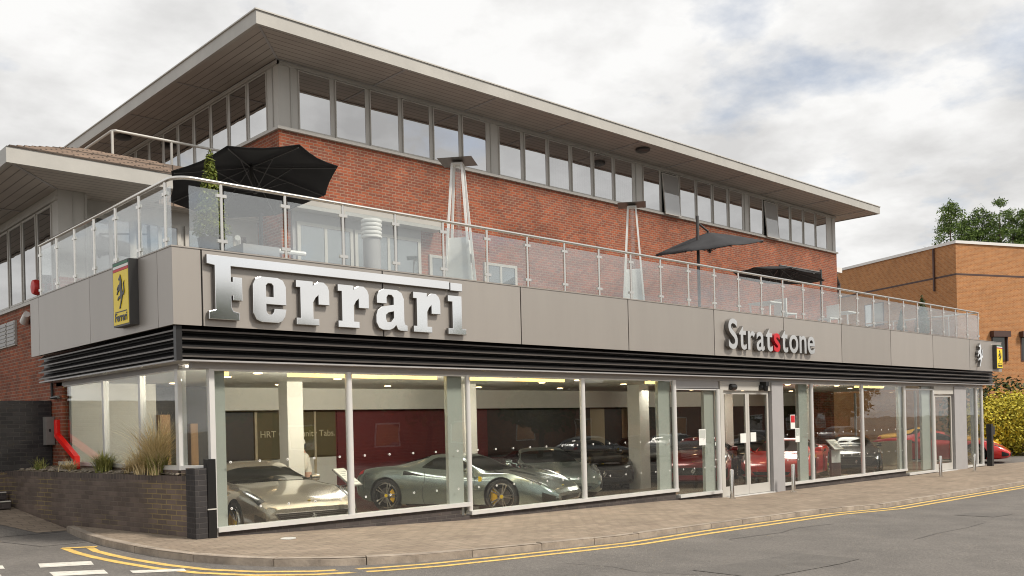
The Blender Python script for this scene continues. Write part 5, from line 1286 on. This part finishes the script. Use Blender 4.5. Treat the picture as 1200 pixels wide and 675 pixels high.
MB().box(-.1, .75, -.12, .12, 0, .22).build('camera_body', M_camera, t); MB().tube([(.3, 0, 0), (.45, 0, -.25), (.85, .1, -.45), (.9, .2, -.75)], .06, 8).build('bracket', M_dark_metal, t)
MB().box(.8, 1.0, .1, .3, -.9, -.4).build('mount', M_dark_metal, t)
tag(MB().tube([(76.0, 8.2, 12), (76.0, 8.2, 21.0)], .09, 6).build('roof_mast', M_camera), 'thin pale mast rising above the orange building roof', 'mast')

# ------------------------------------------------------------------ trees and shrubs
def conifer(label, x, y, h, r, seed, z0=-.5):
    t = thing('conifer_tree', label, 'tree', (x, y, z0), 0, 'conifers behind the orange building')
    MB().tube([(0, 0, 0), (0, 0, h * .95)], .28, 8, r1=.04).build('trunk', M_bark, t)
    g = np.random.default_rng(seed); cs = []; rs = []
    for k in range(190):
        u = .15 + .85 * g.random(); z = h * u; q = r * (1 - u) ** .55 + .3; a = g.random() * 6.28; d = q * (.35 + .6 * g.random())
        cs.append((math.cos(a) * d, math.sin(a) * d, z)); s_ = .6 + .9 * (1 - u); rs.append((s_, s_, s_ * .65))
    cs.append((0, 0, h)); rs.append((.16, .16, .7))
    leaf_obj('crown', leaves(cs, rs, 26000, .28, .25, .4, seed, .2), L_conifer, t)
for i, (x, y, h, r, lb) in enumerate(((78.0, 18.4, 20.6, 4.0, 'conifer with the tallest thin tip, leftmost behind the parapet'), (80.5, 16.6, 20.2, 4.2, 'conifer second from the left behind the white parapet'), (81.2, 15.4, 20.7, 4.2, 'conifer in the middle of the row behind the parapet'),
        (83.6, 14.0, 20.0, 4.0, 'shorter conifer left of the thin roof mast'), (84.2, 12.6, 21.2, 4.2, 'conifer directly behind the thin roof mast'), (86.2, 11.0, 20.8, 4.2, 'rightmost conifer cut by the photo edge'),
        (79.6, 17.4, 19.3, 4.4, 'low bushy conifer filling the gap right of the leftmost one'), (82.6, 14.8, 19.6, 4.4, 'low bushy conifer just left of the shorter one'), (83.9, 13.2, 19.7, 4.4, 'low bushy conifer right behind the mast foot'), (85.3, 11.8, 19.9, 4.4, 'low bushy conifer left of the rightmost one'))):
    conifer(lb, x, y, h, r, 20 + i)
def shrub(label, x, y, z, lobes, n, size, mat, seed):
    t = thing('garden_shrub', label, 'shrub', (x, y, z)); MB().tube([(0, 0, 0), (.1, 0, .8)], .12, 8, r1=.04).build('stem', M_bark, t)
    leaf_obj('foliage', leaves([l[:3] for l in lobes], [l[3:] for l in lobes], n, size, .72, .7, seed, .5), mat, t)
shrub('big rounded golden yellow shrub beyond the parked red car', 46.4, 3.2, -.5, [(0, 0, 1.6, 2.2, 2.2, 1.75), (1.1, -1.0, 1.4, 2.0, 2.0, 1.55), (-1.0, .9, 1.4, 1.8, 1.8, 1.5), (.3, -.3, 2.1, 1.6, 1.6, 1.1)], 15000, .17, L_gold, 31)
shrub('dark green low shrub at the foot of the golden shrub', 46.6, .9, -.5, [(0, 0, .35, 1.2, 1.0, .5), (1.4, -1.2, .3, 1.2, 1.0, .45)], 2600, .16, L_dark, 32)
shrub('olive green hedge top rising behind the golden shrub', 49.0, 4.6, -.5, [(0, 0, 2.1, 1.8, 1.6, 2.1), (-1.4, 1.4, 2.0, 1.6, 1.5, 2.0), (1.6, -1.5, 1.8, 1.6, 1.5, 1.8)], 4200, .22, L_dark, 33)

# opposite side of the street: seen only as reflections in the glass and chrome
def tree(label, x, y, h, r, seed):
    t = thing('street_tree', label, 'tree', (x, y, road_z(x, y)), 0, 'trees across the street')
    MB().tube([(0, 0, 0), (.1, .05, h * .3), (.05, -.1, h * .75)], .22, 8, r1=.05).build('trunk', M_bark, t, smooth=True)
    g = np.random.default_rng(seed); cs = []; rs = []
    for k in range(16):
        a = g.random() * 6.28; d = r * g.random() ** .6 * .75; z = h * (.38 + .55 * g.random()); s_ = r * (.32 + .25 * g.random()); cs.append((math.cos(a) * d, math.sin(a) * d, z)); rs.append((s_, s_, s_ * .8))
    leaf_obj('crown', leaves(cs, rs, 2600, .45, .5, .7, seed), L_tree, t)
for i, x in enumerate((9, 14, 19.5, 26.5, 38, 52, 68, 82)):
    tree('broadleaf tree across the street, number %s along the row from the left' % ('one two three four five six seven eight'.split()[i]), x, -27 - (i % 3) * 2.5, (6.6, 9.0, 7.9, 8.6, 7.0, 6.8, 7.4, 6.8)[i], 3.2, 50 + i)
t = thing('brick_terrace', 'low red brick building across the street', 'building', (45, -36, -.6))
MB().box(-45, 50, -8, 0, 0, 5.2).build('wall', M_red_brick, t); MB().box(-45.3, 50.3, -8.3, .3, 5.2, 5.5).build('roof', M_roof_top, t)
mb = MB()
for k in range(14): w_ = MB().box(-42 + k * 6.5, -40 + k * 6.5, -.02, .04, 1.0, 2.6).build('window', M_camera, t); MB().box(-41.9 + k * 6.5, -40.1 + k * 6.5, .041, .05, 1.1, 2.5).build('pane', M_mirror, w_)
hx = [(-4.5 * i, 0, .9, 2.6, .9, 1.0) for i in range(-2, 3)]
for i, (x, y, a, pt, lb) in enumerate(((30, -17.5, 3, P_grey, 'grey hatchback parked across the street'), (37, -17.3, -2, P_white, 'white hatchback parked across the street'), (46, -17.6, 180, P_black, 'black hatchback parked across the street'), (57, -17.4, 2, P_grey, 'second grey hatchback parked across the street'))):
    car('parked_car', 'hatch', lb, pt, x, y, road_z(x, y), a, 1.05, None)
